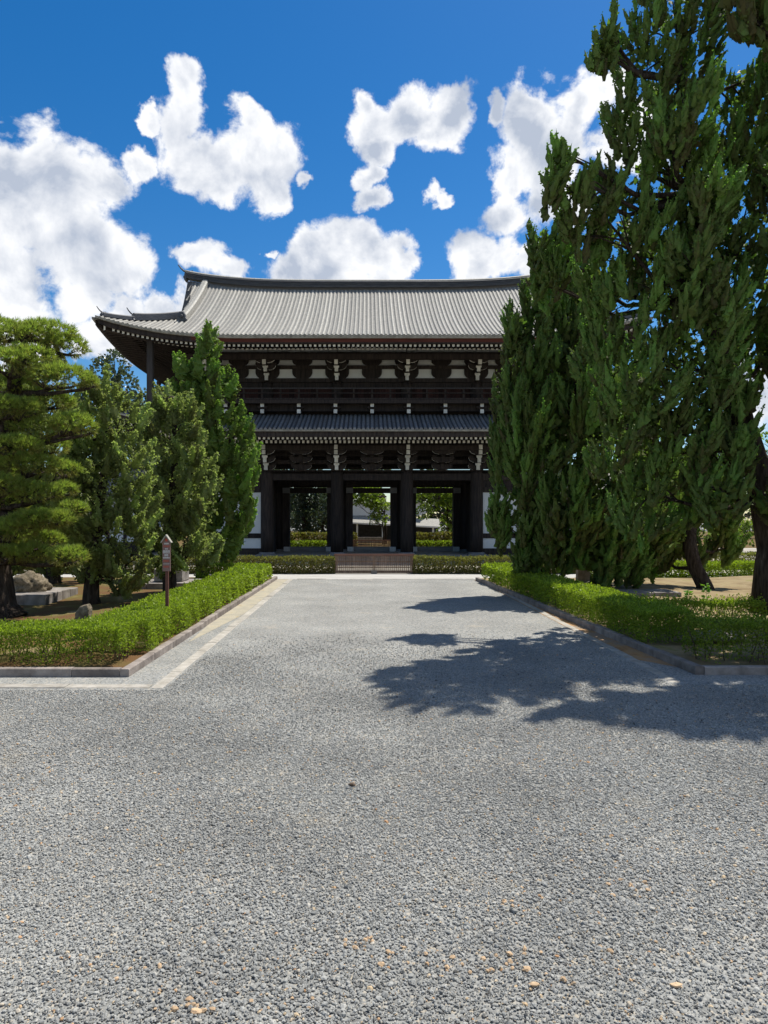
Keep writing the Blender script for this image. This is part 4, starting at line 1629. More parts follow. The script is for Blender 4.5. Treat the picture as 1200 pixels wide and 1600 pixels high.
        A = unit(np.cross(dd, rand_dirs(len(c))))
        B2 = np.cross(dd, A)
        top = c + dd * s * 1.1
        bot = c - dd * s * 0.7
        ring = []
        for q in range(5):
            a_ = 6.283 * q / 5
            ring.append(c + (A * math.cos(a_) + B2 * math.sin(a_)) * s * lfat * NP.uniform(.65, 1.3, (len(c), 1)) + dd * s * NP.uniform(-.3, .35, (len(c), 1)))
        tl = np.clip(np.repeat(ptint, K) + NP.normal(0, .09, len(c)), .02, .98)
        for q in range(5):
            V = np.concatenate([V, np.stack([top, ring[q], bot, ring[(q + 1) % 5]], 1)])
            tn = np.concatenate([tn, tl])
    return V, tn

def limb_tree(mb, trunk, lobes, r_limb=0.10, every=1, seg=7, wob=0.0):
    """limbs from the trunk line to the lobes of the crown"""
    tp = [Vector(p) for p in trunk]
    for k, (c, r) in enumerate(lobes):
        if k % every:
            continue
        c = Vector(c)
        cand = [p for p in tp if p.z < c.z + 0.4] or [tp[0]]
        s = max(cand, key=lambda p: p.z - 0.6 * (p - c).length)
        mid = (s + c) / 2 + Vector((rnd.uniform(-.2, .2), rnd.uniform(-.2, .2), -0.15 * (c - s).length))
        end = c + Vector((rnd.uniform(-.3, .3) * r[0], rnd.uniform(-.3, .3) * r[1], 0.3 * r[2]))
        mb.tube([s, (s + mid) / 2 + Vector((0, 0, -.05)), mid, (mid + end) / 2, end], [r_limb * 1.2, r_limb, r_limb * .8, r_limb * .55, r_limb * .2], seg)
        for q in range(4):
            e2 = c + Vector(rand_dirs(1)[0]) * 0.8 * min(r[0], r[2])
            b0 = mid.lerp(end, rnd.uniform(0.1, 0.9))
            mb.tube([b0, (b0 + e2) / 2 + Vector((0, 0, .08)), e2], [r_limb * .4, r_limb * .28, r_limb * .08], 5)

def tree(name, base, label, cat, trunk_pts, trunk_r, lobes, crown, m_leaf, m_bark='bark', group=None, limb=0.1, seg=14, wob=0.10, extra=None):
    root = empty(name, base, label, cat, group)
    mb = MB()
    mb.tube(trunk_pts, trunk_r, seg, wob=wob)
    if limb:
        limb_tree(mb, trunk_pts, lobes, limb)
    if extra:
        extra(mb)
    mb.build('trunk', m_bark, root, True)
    V, t = crown
    leaf_object('crown', V, t, m_leaf, root)
    TRIS[0] += len(V) * 2
    return root

# ------------------------------------------------------------------ tall junipers east of the path
YR1 = 16.6
L1 = lobes_from_px([
    (1062, -70, 60, 100), (1062, 30, 78, 78), (1010, 85, 52, 60), (1035, 150, 62, 62), (985, 205, 40, 60), (1030, 255, 75, 70), (1080, 290, 60, 70),
    (952, 60, 12, 30, -0.5), (938, 78, 12, 14, -0.5), (950, 90, 10, 12, -.5), (905, 300, 36, 40, -0.8), (875, 245, 12, 34, -0.8), (868, 290, 9, 22, -.8), (930, 345, 52, 50, -0.4), (960, 300, 44, 50),
    (1000, 370, 78, 60), (1160, 150, 32, 60, 0.5), (1185, 215, 38, 80, 0.2), (1150, 260, 44, 70), (1190, 330, 50, 80), (1110, 385, 70, 70),
    (1020, 470, 90, 70), (940, 455, 48, 64, 0.8), (1170, 450, 58, 70), (1090, 500, 80, 70), (985, 560, 80, 80, 0.6), (1060, 590, 80, 70), (1130, 560, 42, 50, 0.8),
    (1105, 300, 40, 60, -1.1), (1090, 420, 60, 60, -1.2), (1120, 500, 50, 60, -1.1), (1060, 200, 50, 70, -1.0), (1130, 590, 24, 40, -1.0), (1150, 700, 22, 50, -.8), (1130, 780, 34, 40, -.9), (1165, 620, 14, 30, -.5), (1100, 700, 40, 50, -.6), (1200, 560, 24, 40, .6), (1130, 330, 44, 60, .5), (1150, 400, 50, 60, .2), (1070, 540, 60, 60, .6), (1140, 490, 44, 50, .5), (1010, 620, 60, 60, -.4), (1040, 400, 60, 60, .8), (845, 395, 16, 42, 2.4), (868, 425, 26, 54, 2.4), (838, 440, 14, 30, 2.6), (1050, 690, 80, 70, 0.4), (980, 690, 60, 80, 0.9), (1105, 640, 36, 50, 0.3), (1085, 760, 50, 45, 0.4), (1010, 780, 60, 50, .6)], YR1)
bx = (1238 - VX) / FPX * YR1
tp = [(bx + .12, YR1, -0.05), (bx, YR1, 0.35), at(1212, 860, YR1), at(1194, 770, YR1), at(1166, 672, YR1), at(1132, 586, YR1), at(1108, 460, YR1), at(1084, 300, YR1), at(1062, 120, YR1), at(1058, -40, YR1), at(1060, -150, YR1)]
def twin(mb):
    s = Vector(at(1195, 850, YR1))
    mb.tube([s + Vector((0.1, 0.1, -1.6)), s + Vector((.1, -.05, -.4)), s + Vector((0.32, 0, .9)), s + Vector((.75, .1, 2.6)), s + Vector((1.1, .2, 5.0))], [0.36, 0.30, 0.25, 0.20, 0.12], 14, wob=0.12)
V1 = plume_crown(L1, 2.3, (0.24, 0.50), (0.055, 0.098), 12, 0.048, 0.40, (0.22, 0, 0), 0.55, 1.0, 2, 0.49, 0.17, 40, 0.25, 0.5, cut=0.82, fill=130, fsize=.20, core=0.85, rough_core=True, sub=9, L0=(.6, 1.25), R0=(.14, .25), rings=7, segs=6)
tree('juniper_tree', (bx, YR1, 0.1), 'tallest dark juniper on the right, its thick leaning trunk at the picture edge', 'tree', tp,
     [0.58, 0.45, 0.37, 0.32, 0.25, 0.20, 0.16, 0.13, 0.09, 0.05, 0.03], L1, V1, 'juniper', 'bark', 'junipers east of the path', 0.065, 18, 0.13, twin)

YR3 = 25.0
L3 = lobes_from_px([
    (850, 480, 34, 60), (805, 520, 16, 32, -0.4), (830, 580, 48, 64), (800, 640, 32, 54, -0.6), (885, 560, 60, 80), (795, 715, 30, 50, -0.4),
    (850, 690, 66, 84, -1.0), (920, 680, 70, 90, -1.2), (830, 790, 42, 60, -0.6), (890, 800, 72, 74, -1.4), (960, 780, 66, 84, -1.0), (785, 830, 14, 16, -0.4), (780, 800, 10, 10, -.4), (860, 870, 50, 36, -0.6),
    (930, 870, 62, 38, -0.8), (1000, 830, 56, 56, -0.2), (960, 600, 70, 80, 0.2), (905, 470, 50, 70, 0.8), (1030, 720, 56, 70, 0.4), (820, 880, 22, 22, -.4), (985, 880, 40, 26, -.4)], YR3)
bx3 = (942 - VX) / FPX * YR3
tp = [(bx3 + .05, YR3, -0.05), (bx3, YR3, 0.4), (bx3 - .12, YR3, 1.6), at(918, 750, YR3), at(900, 640, YR3), at(880, 500, YR3), at(866, 400, YR3)]
V3 = plume_crown(L3, 1.6, (0.34, 0.68), (0.075, 0.13), 12, 0.062, 0.40, (0.20, 0, 0), 0.48, 1.0, 2, 0.50, 0.17, 15, 0.05, 0.5, cut=0.82, fill=420, fsize=.30, core=0.85, rough_core=True, sub=10, L0=(.8, 1.6), R0=(.17, .30), rings=7, segs=6)
tree('juniper_tree', (bx3, YR3, 0.1), 'broad dense juniper sweeping to the hedge at the right of the gate', 'tree', tp,
     [0.34, 0.28, 0.25, 0.21, 0.16, 0.09, 0.03], L3, V3, 'juniper', 'bark', 'junipers east of the path', 0.08, 14, 0.1)

YR2 = 26.8
L2 = lobes_from_px([(1080, 770, 60, 50), (1120, 815, 38, 40, -.2), (1060, 830, 50, 34, -.3), (1110, 745, 46, 40, .4), (1030, 870, 26, 22), (1085, 850, 40, 22, -.3), (1000, 790, 44, 50, .6), (1135, 850, 22, 22)], YR2)
bx2 = (1100 - VX) / FPX * (2886.0 / 113)
yb = 2886.0 / 113
tp = [(bx2 + .08, yb, -0.05), (bx2, yb, 0.3), at(1086, 885, yb), at(1078, 850, yb + .2), at(1080, 800, yb + .6), at(1090, 740, yb + 1.0)]
V2 = plume_crown(L2, 1.8, (0.36, 0.70), (0.085, 0.15), 12, 0.065, 0.40, (0.05, 0, 0), 0.5, 1.0, 2, 0.52, 0.14, 30, 0.25, 0.5, core=0.85, rough_core=True, sub=10, L0=(.6, 1.2), R0=(.16, .28), rings=7, segs=6)
tree('juniper_tree', (bx2, yb, 0.1), 'smaller juniper with a curved slim trunk behind the hedge on the right', 'tree', tp,
     [0.34, 0.27, 0.25, 0.23, 0.19, 0.08], L2, V2, 'juniper', 'bark', 'junipers east of the path', 0.07, 12, 0.1)

# a neighbour whose trunk stands outside the picture, one bough reaching in at the top corner
YR4 = 14.5
L4 = lobes_from_px([(1192, 5, 34, 22), (1165, 22, 22, 18), (1205, 45, 24, 20, .3), (1150, -20, 30, 24), (1260, 60, 70, 70, .5), (1300, 200, 70, 100, 1.0), (1270, -60, 80, 80, .5), (1300, 380, 70, 100, 1.0), (1290, 540, 60, 90, 1.2), (1230, 600, 34, 60, 1.2), (1215, 720, 26, 60, .8), (1240, 800, 40, 40, .9), (1330, 100, 90, 110, 0.2), (1340, -60, 90, 90, .3), (1215, 430, 26, 60, .6), (1225, 250, 20, 60, .8)], YR4)
tp = [(10.6, 15.6, -0.05), (10.5, 15.5, 1.0), (10.3, 15.3, 4.5), (10.1, 15.2, 8.0), (9.9, 15.0, 11.5), (9.7, 14.9, 14.0)]
V4 = plume_crown(L4, 2.8, (0.35, 0.7), (0.10, 0.17), 16, 0.06, 0.42, (0, 0, 0), 0.6, 0.6, 2, 0.30, 0.18, 60, 0.1, 0.5, core=0.8, rough_core=True, sub=5, L0=(.4, .8), R0=(.14, .24), rings=6, segs=6)
tree('juniper_tree', (10.6, 15.6, 0.1), 'brownish green bough of a tree hanging into the top right corner', 'tree', tp,
     [0.35, 0.30, 0.25, 0.2, 0.14, 0.05], L4, V4, 'juniper', 'bark', 'junipers east of the path', 0.06, 10, 0.1)

# ------------------------------------------------------------------ trees west of the path
YA = 20.9
LA = lobes_from_px([(165, 640, 34, 44), (190, 670, 40, 46), (150, 690, 36, 60, .4), (205, 735, 36, 56), (160, 760, 54, 60, -.3), (212, 800, 30, 56, .2), (170, 840, 52, 52, -.4), (215, 870, 26, 40, -.1), (120, 800, 40, 60, .5),
                    (185, 900, 44, 28, -.3), (140, 890, 26, 26, -.2), (125, 720, 30, 50, .4)], YA)
bxa = (142 - VX) / FPX * YA
tp = [(bxa + .06, YA, -0.05), (bxa, YA, 0.3), at(144, 900, YA), at(152, 820, YA), at(165, 720, YA), at(172, 620, YA)]
VA = plume_crown(LA, 5.0, (0.35, 0.8), (0.11, 0.2), 52, 0.078, 0.36, (0.05, 0, 0), 0.85, 0.75, 3, 0.50, 0.19, 90, 0.35, 0.75)
tree('cypress_tree', (bxa, YA, 0.1), 'yellow green cypress between the clipped pine and the sign', 'tree', tp, [0.30, 0.24, 0.2, 0.16, 0.1, 0.03], LA, VA, 'cypress', 'bark', 'cypresses west of the path', 0.06, 12)

YD = 26.2
LD = lobes_from_px([(60, 600, 46, 44), (20, 640, 50, 56), (90, 660, 44, 56), (50, 720, 60, 60), (100, 770, 40, 60), (10, 780, 56, 70), (70, 830, 56, 50), (120, 850, 34, 44), (15, 860, 44, 34), (-40, 700, 50, 90), (90, 880, 36, 24)], YD)
bxd = (84 - VX) / FPX * YD
tp = [(bxd + .06, YD, -0.05), (bxd, YD, 0.3), at(80, 880, YD), at(70, 800, YD), at(60, 700, YD), at(58, 590, YD)]
VD = plume_crown(LD, 3.4, (0.45, 0.95), (0.13, 0.24), 44, 0.12, 0.36, (0.05, 0, 0), 0.8, 0.8, 2, 0.42, 0.19, 60, 0.2, 0.75)
tree('cypress_tree', (bxd, YD, 0.1), 'shady cypress filling the gaps behind the clipped pine', 'tree', tp, [0.32, 0.26, 0.22, 0.17, 0.1, 0.03], LD, VD, 'cypress', 'bark', 'cypresses west of the path', 0.06, 12)

YBt = 23.6
LB = lobes_from_px([(262, 632, 20, 34), (288, 665, 34, 40), (258, 700, 34, 56), (300, 720, 36, 40, -.2), (285, 775, 50, 52, -.3), (315, 790, 34, 44, -.2), (258, 800, 36, 60, .2), (300, 850, 46, 40, -.3), (262, 870, 36, 36), (318, 850, 26, 30)], YBt)
bxb = (266 - VX) / FPX * YBt
tp = [(bxb + .06, YBt, -0.05), (bxb, YBt, 0.3), at(264, 880, YBt), at(270, 800, YBt), at(274, 700, YBt), at(268, 620, YBt)]
VB = plume_crown(LB, 4.4, (0.4, 0.85), (0.12, 0.21), 52, 0.085, 0.36, (0.05, 0, 0), 0.8, 0.8, 3, 0.46, 0.19, 80, 0.35, 0.75)
tree('cypress_tree', (bxb, YBt, 0.1), 'olive green cypress directly behind the sign', 'tree', tp, [0.30, 0.24, 0.2, 0.16, 0.1, 0.03], LB, VB, 'cypress', 'bark', 'cypresses west of the path', 0.06, 12)

YC = 30.6
LC = lobes_from_px([(327, 548, 13, 30), (322, 585, 32, 32), (290, 590, 17, 32, .2), (335, 630, 40, 44, -.2), (300, 640, 30, 44), (378, 655, 9, 20, -.2), (372, 672, 14, 14, -.1), (352, 690, 42, 46, -.3), (388, 700, 12, 24, -.2), (372, 745, 30, 44, -.4), (338, 760, 40, 50, -.2),
                    (372, 795, 32, 38, -.4), (345, 830, 36, 34, -.2), (352, 858, 18, 18, -.3), (305, 720, 34, 50, .3)], YC)
bxc = (316 - VX) / FPX * YC
tp = [(bxc + .04, YC, -0.05), (bxc, YC, 0.3), at(314, 860, YC), at(320, 800, YC), at(326, 700, YC), at(324, 600, YC), at(326, 540, YC)]
VC = plume_crown(LC, 2.8, (0.55, 1.15), (0.18, 0.30), 60, 0.095, 0.42, (0.08, 0, 0), 0.6, 1.0, 2, 0.56, 0.14, 24, 0.1, 0.45, core=0.78, rough_core=True)
tree('juniper_tree', (bxc, YC, 0.1), 'bright green pointed juniper standing in front of the left end of the gate', 'tree', tp, [0.34, 0.27, 0.24, 0.2, 0.16, 0.09, 0.03], LC, VC, 'juniper_green', 'bark', None, 0.07, 12)

# clipped pine: flat pads of needle brushes on crooked limbs
def pine():
    Y = 18.4
    pads = [(40, 535, 62, 26, 0), (100, 545, 38, 22, .3), (70, 522, 50, 18, .2), (0, 520, 40, 22, .4), (92, 592, 52, 20, -.4), (140, 600, 14, 12, -.2), (22, 612, 48, 24, .3), (112, 664, 34, 18, -.5), (60, 672, 44, 20, -.2), (-10, 660, 40, 24, .3), (134, 672, 16, 12, -.4),
            (45, 728, 50, 18, -.4), (104, 735, 22, 12, .3), (-15, 740, 40, 20, .2), (58, 772, 40, 16, -.5), (100, 766, 20, 12, -.1), (10, 790, 36, 18, .1), (112, 798, 24, 14, -.3), (62, 815, 48, 17, -.6), (90, 812, 26, 13, -.7),
            (-10, 845, 40, 18, -.2), (45, 866, 34, 16, -.6), (106, 872, 30, 17, -.8), (12, 868, 24, 14, -.9), (-50, 600, 50, 26, .4), (15, 570, 44, 20, -.9), (45, 560, 40, 18, -.6), (0, 640, 40, 20, -.9), (20, 700, 44, 18, -.9), (-5, 760, 40, 18, -.9), (30, 640, 36, 16, -.7), (80, 630, 34, 16, .2), (75, 700, 34, 16, .1), (20, 830, 40, 18, -.9), (70, 845, 30, 14, .2), (-60, 700, 50, 26, .3), (-60, 800, 50, 24, .2)]
    bx = (0 - VX) / FPX * 18.5
    root = empty('pine_tree', (bx, Y, 0.1), 'clipped pine with layered pads of needles on the left edge', 'tree')
    tp = [(bx + .16, Y, -.05), (bx, Y, 0.35), at(-8, 880, Y), at(-18, 800, Y), at(5, 700, Y), at(20, 620, Y), at(30, 560, Y), at(42, 528, Y)]
    mb = MB()
    mb.tube(tp, [0.62, 0.45, 0.36, 0.30, 0.24, 0.18, 0.12, 0.05], 14, wob=.12)
    P, D, T = [], [], []
    for (px, py, rx, rz, dy) in pads:
        c = np.array(at(px, py, Y + dy))
        a, b = rx / FPX * Y, rz / FPX * Y
        ry = a * 0.85
        cv = Vector(c)
        s = max([Vector(p) for p in tp if p[2] < c[2] + .3], key=lambda p: p.z - .5 * (p - cv).length)
        mid = s.lerp(cv, .5) + Vector((rnd.uniform(-.1, .1), rnd.uniform(-.15, .15), -.12))
        mb.tube([s, s.lerp(mid, .5) + Vector((0, 0, .06)), mid, cv + Vector((0, 0, -b * .6))], [.09, .075, .06, .03], 7)
        for q in range(6):
            t = rnd.uniform(0, 6.28)
            e = cv + Vector((math.cos(t) * a * .7, math.sin(t) * ry * .7, -b * .3))
            st = mid.lerp(cv + Vector((0, 0, -b * .6)), rnd.uniform(.4, 1))
            mb.tube([st, st.lerp(e, .5) + Vector((0, 0, -.04)), e], [.035, .025, .01], 5)
        n = int(235 * (a * ry) * 3.1) + 30
        u = rand_dirs(n)
        u[:, 2] = np.where(u[:, 2] < -0.25, -u[:, 2], u[:, 2])
        lump = 1 + .14 * np.sin(u[:, 0] * 9 + px) * np.sin(u[:, 1] * 8 + py)
        p = c + u * np.array([a, ry, b]) * lump[:, None] * NP.uniform(.72, 1.0, (n, 1))
        P.append(p)
        D.append(unit(u * np.array([.9, .9, .7]) + np.array([0, 0, .62])))
        T.append(np.clip(NP.normal(.52, .14, n) + .12 * u[:, 2], .03, .97))
        # old needles under the pad
        m = n // 4
        u = rand_dirs(m); u[:, 2] = -np.abs(u[:, 2])
        P.append(c + u * np.array([a, ry, b * .6]) * .8)
        D.append(unit(u + np.array([0, 0, -.1])))
        T.append(np.clip(NP.normal(.18, .10, m), .02, .6))
    mb.build('trunk', 'bark', root, True)
    P, D, T = np.concatenate(P), np.concatenate(D), np.concatenate(T)
    k = 10
    Pn, Dn, Tn = np.repeat(P, k, 0), np.repeat(D, k, 0), np.repeat(T, k)
    Dn = unit(Dn + .62 * rand_dirs(len(Pn)))
    s = NP.uniform(.10, .17, (len(Pn), 1))
    A = unit(np.cross(Dn, rand_dirs(len(Pn)))) * .0085
    V = np.stack([Pn - A, Pn + A, Pn + Dn * s], 1)
    Tn = np.clip(Tn + NP.normal(0, .06, len(Tn)), .01, .99)
    leaf_object('needles', V, Tn, 'pine', root)
    TRIS[0] += len(V)
pine()

# ------------------------------------------------------------------ leafy trees further off
def leafy(name, label, base, h, r, lobes, m, leaf=0.3, dens=9.0, trunk_r=0.3, group=None, tmu=0.5, inner=True, blades=2):
    P, U, B = shell_points(lobes, dens, 0.6, 0.6)
    n = len(P)
    lob_t = NP.normal(0, 0.07, len(lobes))
    tint = np.clip(NP.normal(tmu, .16, n) + lob_t[B], .02, .98)
    V, t = kites(P, unit(U + .7 * rand_dirs(n) + np.array([0, 0, .2])), np.full(n, leaf), .38, tint, blades, .8)
    bx, by = base
    tp = [(bx, by, -.05), (bx + .05, by, h * .25), (bx - .1, by + .1, h * .5), (bx + .1, by, h * .8)]
    return tree(name, (bx, by, 0.0), label, 'tree', tp, [trunk_r, trunk_r * .8, trunk_r * .6, trunk_r * .15], lobes, (V, t), m, 'bark', group, trunk_r * .3, 9, .06)

def round_lobes(cx, cy, z0, z1, r, n):
    out = []
    for i in range(n):
        z = z0 + (z1 - z0) * rnd.random() ** .8
        k = math.sin(math.pi * min(.95, max(.12, (z - z0) / (z1 - z0) * .85 + .1)))
        a = rnd.uniform(0, 6.283)
        q = r * k * rnd.uniform(.3, .75)
        rr = r * rnd.uniform(.30, .48)
        out.append((np.array([cx + q * math.cos(a), cy + q * math.sin(a), z]), np.array([rr, rr, rr * .8])))
    out.append((np.array([cx, cy, (z0 + z1) / 2]), np.array([r * .55, r * .55, (z1 - z0) * .42])))
    return out

Yt = 72.0
c = at(172, 640, Yt)
leafy('broadleaf_tree', 'dark blue green tree rising left of the gate behind the cypresses', (c[0], Yt), 14, 5,
      lobes_from_px([(165, 590, 28, 36), (180, 575, 22, 30), (150, 620, 26, 36), (195, 605, 20, 32), (172, 640, 40, 46), (205, 635, 18, 28), (140, 660, 30, 50), (190, 690, 40, 60), (215, 655, 14, 26)], Yt), 'bluegreen', .34, 9, .45, None, .55)
Yt = 95.0
for px, py, r in ((228, 640, 30), (258, 636, 26), (285, 645, 26)):
    c = at(px, py, Yt)
    leafy('broadleaf_tree', {228: 'low treetop far off beside the corner prop of the gate', 258: 'low treetop far off behind the railing post of the gate', 285: 'low treetop far off, hidden mostly by the bright green juniper'}[px],
          (c[0], Yt), 12, 3, lobes_from_px([(px, py, r, 34), (px - 14, py + 40, r, 40), (px + 10, py + 60, r, 60)], Yt), 'bluegreen', .5, 4, .35, 'treetops far left', .5)
# seen through the doorways
def thru(px, py, rx, rz, Y, lab, m, n=9, base_px=None, leaf=.30, dens=8, tr=.28, tmu=.5, spread=1.0):
    c = at(px, py, Y)
    w, h = rx / FPX * Y, rz / FPX * Y
    lobes = []
    for i in range(n):
        a = rnd.uniform(0, 6.28)
        q = math.sqrt(rnd.random()) * .8
        lobes.append((np.array([c[0] + w * q * math.cos(a), Y + rnd.uniform(-1, 1) * w * .6, c[2] + h * q * math.sin(a)]), np.array([w * .34, w * .34, h * .30])))
    b = (base_px - VX) / FPX * Y if base_px else c[0]
    leafy('garden_tree', lab, (b, Y), c[2] + h * .5, w, lobes, m, leaf, dens, tr, 'trees seen through the doorways', tmu)
thru(475, 770, 40, 70, 78, 'dark tall tree with a straight trunk seen through the left doorway', 'bluegreen', 16, 476, .24, 26, .42, .22)
thru(450, 812, 26, 40, 82, 'shady tree at the left side of the left doorway', 'bluegreen', 10, 448, .24, 26, .3, .22)
thru(503, 812, 24, 40, 84, 'shady tree at the right side of the left doorway', 'bluegreen', 10, 504, .24, 26, .3, .3)
thru(575, 772, 44, 30, 76, 'bright green spreading tree filling the top of the middle doorway', 'broad', 14, 602, .24, 16, .16, .72)
thru(590, 800, 20, 22, 75, 'light green young tree inside the middle doorway', 'broad', 12, 599, .22, 16, .12, .72)
thru(670, 772, 48, 36, 77, 'green maple filling the top of the right doorway', 'broad', 16, 700, .24, 16, .2, .70)
thru(703, 800, 26, 40, 76, 'green tree at the right side of the right doorway', 'broad', 10, 706, .24, 16, .18, .6)
thru(697, 826, 14, 18, 70, 'small layered shrub tree low in the right doorway', 'broad', 6, 698, .18, 9, .10, .62)
for px, py, rx, rz, Y, lab in ((1150, 815, 60, 50, 44.0, 'rounded green tree in the background right of the slim curved trunk'), (1040, 800, 70, 60, 46.0, 'rounded green tree in the background behind the broad juniper'), (1215, 760, 60, 90, 42.0, 'green tree in the background behind the thick leaning trunk')):
    thru(px, py, rx, rz, Y, lab, 'broad', 14, px, .20, 16, .2, .45)
# belt of trees along the far boundary
for i in range(17):
    x = -68 + i * 8.5 + rnd.uniform(-2, 2)
    y = 104 + rnd.uniform(-6, 6)
    h = rnd.uniform(8.5, 11.5)
    px = int(VX + x / y * FPX)
    leafy('boundary_tree', 'dark leafy tree in the far belt behind the gate', (x, y), h * .8, 5, round_lobes(x, y, 0.6, h, 5.6, 12), 'bluegreen', .57, 3.0, .35, 'far belt of trees', .35)

# ------------------------------------------------------------------ hedges
def hedge(label, p0, p1, w, h, m='hedge', leaf=0.055, dens=1500, group=None, near=14.0, sparse=0.0, z0=0.12, stems=6, tmu=0.55, ragged=0.028, wave=0.7):
    """clipped hedge along p0-p1, leaves over top, faces and ends, woody stems below; leaves coarser with distance"""
    p0, p1 = np.array(p0, float), np.array(p1, float)
    d = p1 - p0
    Ln = np.linalg.norm(d)
    d /= Ln
    nrm = np.array([-d[1], d[0]])
    root = empty('hedge', (*(p0 + p1) / 2, z0), label, 'hedge', group)
    Ps, Ns, Ss, Ts = [], [], [], []
    step = 1.0
    s0 = 0.0
    while s0 < Ln:
        s1 = min(Ln, s0 + step)
        yy = (p0 + d * (s0 + s1) / 2)[1]
        ls = leaf * max(1.0, yy / near)
        dn = dens * (leaf / ls) ** 2
        seglen = s1 - s0
        faces = [('t', w * seglen), ('a', h * seglen), ('b', h * seglen * .45), ('i', w * h * seglen * 1.3)]
        if not sparse:
            faces.append(('low', h * seglen * .5))
        if s0 == 0: faces.append(('e', w * h))
        if s1 == Ln: faces.append(('f', w * h))
        for k, area in faces:
            n = int(area * dn * (1.25 if k == 't' else 1.0))
            if n < 1: continue
            s = NP.uniform(s0, s1, n)
            q = NP.uniform(-w / 2, w / 2, n)
            z = h * NP.random(n) ** (0.8 if sparse else 1.15)
            N3 = np.zeros((n, 3))
            dep = np.abs(NP.normal(0, .05, n))
            if k == 't':
                z = h - dep + np.maximum(0, NP.normal(0, ragged, n)); N3[:, 2] = 1
            elif k == 'a':
                q = -w / 2 + dep; N3[:, :2] = -nrm
            elif k == 'low':
                q = -w / 2 + .25 * NP.random(n); z = z * .35; N3[:, :2] = -nrm
            elif k == 'b':
                q = w / 2 - dep; N3[:, :2] = nrm
            elif k == 'e':
                s = dep; N3[:, :2] = -d
            elif k == 'f':
                s = Ln - dep; N3[:, :2] = d
            else:
                N3 = rand_dirs(n)
            if sparse:
                g = 0.5 + 0.5 * np.sin(s * 3.1 + 1.3 * np.sin(s * 1.7 + 2))
                pk = 1 - sparse * (1 - np.clip(z / h, 0, 1) ** 0.9) * (0.55 + 0.7 * g)
                keep = NP.random(n) < pk
                s, q, z, N3 = s[keep], q[keep], z[keep], N3[keep]
            bul = wave * (0.05 * np.sin(s * 2.3 + 1.1) + 0.04 * np.sin(s * 5.1 + z * 4))
            q = q * (1 + bul / (w / 2)) 
            z = z * (1 + wave * (0.045 * np.sin(s * 1.9 + .4) + .03 * np.sin(s * 4.7 + q * 3)))
            xy = p0 + d * s[:, None] + nrm * q[:, None]
            P = np.concatenate([xy, (z0 + z)[:, None]], 1)
            Ps.append(P); Ns.append(N3); Ss.append(np.full(len(P), ls))
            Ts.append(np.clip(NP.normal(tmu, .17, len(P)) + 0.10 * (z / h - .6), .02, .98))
        s0 = s1
    P, N3, S, T = map(np.concatenate, (Ps, Ns, Ss, Ts))
    D = unit(N3 * .55 + np.array([0, 0, .45]) + .8 * rand_dirs(len(P)))
    V, t = kites(P, D, S, .30, T, 1, .35)
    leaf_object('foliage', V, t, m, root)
    TRIS[0] += len(V) * 2
    mb = MB()
    for k in range(int(Ln * stems)):
        s = rnd.uniform(0.05, Ln - .05); q = rnd.uniform(-w * .35, w * .35)
        b = p0 + d * s + nrm * q
        e1 = b + d * rnd.uniform(-.1, .1) + nrm * rnd.uniform(-.08, .08)
        e2 = e1 + d * rnd.uniform(-.15, .15) + nrm * rnd.uniform(-.12, .12)
        r = rnd.uniform(.006, .013)
        mb.tube([(*b, z0 - .08), (*e1, z0 + h * .4), (*e2, z0 + h * .9)], [r, r * .8, r * .4], 4, cap=False)
    mb.build('stems', 'twig', root)
    tag([c_ for c_ in root.children if c_.name.startswith('stems')][0], kind='stuff')
    return root

hedge('low clipped hedge along the front kerb on the left, bare stems showing below', (-8.8, 12.62), (-4.25, 12.62), 1.05, 0.60, 'hedge', .046, 2500, sparse=.95, stems=16, tmu=.58)
hedge('long bright clipped hedge along the left side of the path', (-4.68, 13.25), (-4.62, 29.6), 1.10, 0.60, 'hedge', .046, 2300, sparse=.35, stems=7, tmu=.60)
hedge('short hedge stub joining the far end of the left path hedge', (-7.0, 29.3), (-5.25, 29.3), .8, 0.60, 'hedge', .055, 1100, tmu=.5)
hedge('long clipped hedge along the right side of the path, half in shade', (rkx(29.4) + .70, 29.4), (rkx(14.2) + .70, 14.2), 1.10, 0.62, 'hedge', .046, 2300, sparse=.35, stems=7, tmu=.62)
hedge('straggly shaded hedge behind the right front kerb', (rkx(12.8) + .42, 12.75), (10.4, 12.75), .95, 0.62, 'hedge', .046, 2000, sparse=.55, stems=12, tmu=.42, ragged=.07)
hedge('thin sunlit hedge in front of the big trunk, soil showing through', (5.5, 16.3), (8.9, 16.2), .7, 0.60, 'hedge', .046, 1700, sparse=.95, stems=14, tmu=.55, ragged=.07)
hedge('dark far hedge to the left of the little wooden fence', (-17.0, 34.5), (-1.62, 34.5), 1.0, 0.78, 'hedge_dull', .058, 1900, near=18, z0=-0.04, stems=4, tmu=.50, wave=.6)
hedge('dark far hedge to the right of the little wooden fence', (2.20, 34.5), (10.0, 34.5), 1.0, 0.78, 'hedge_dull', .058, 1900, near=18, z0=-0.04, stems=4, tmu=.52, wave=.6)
hedge('sunlit hedge across the garden behind the slim curved trunk', (9.4, 31.4), (19.5, 31.4), 1.0, 0.72, 'hedge', .050, 2200, near=16, z0=-0.04, stems=4, tmu=.62)
hedge('pale hedge further back on the right, beyond the sunlit one', (11.0, 37.4), (23.0, 37.4), 1.0, 0.85, 'hedge_dull', .058, 1300, near=18, z0=-0.04, stems=4, tmu=.66)
hedge('shaded hedge beyond the gate, seen low in the doorways', (-10, 69.0), (-1.2, 69.0), 1.2, 1.2, 'hedge_dull', .08, 900, near=22, z0=0, stems=1, tmu=.42)
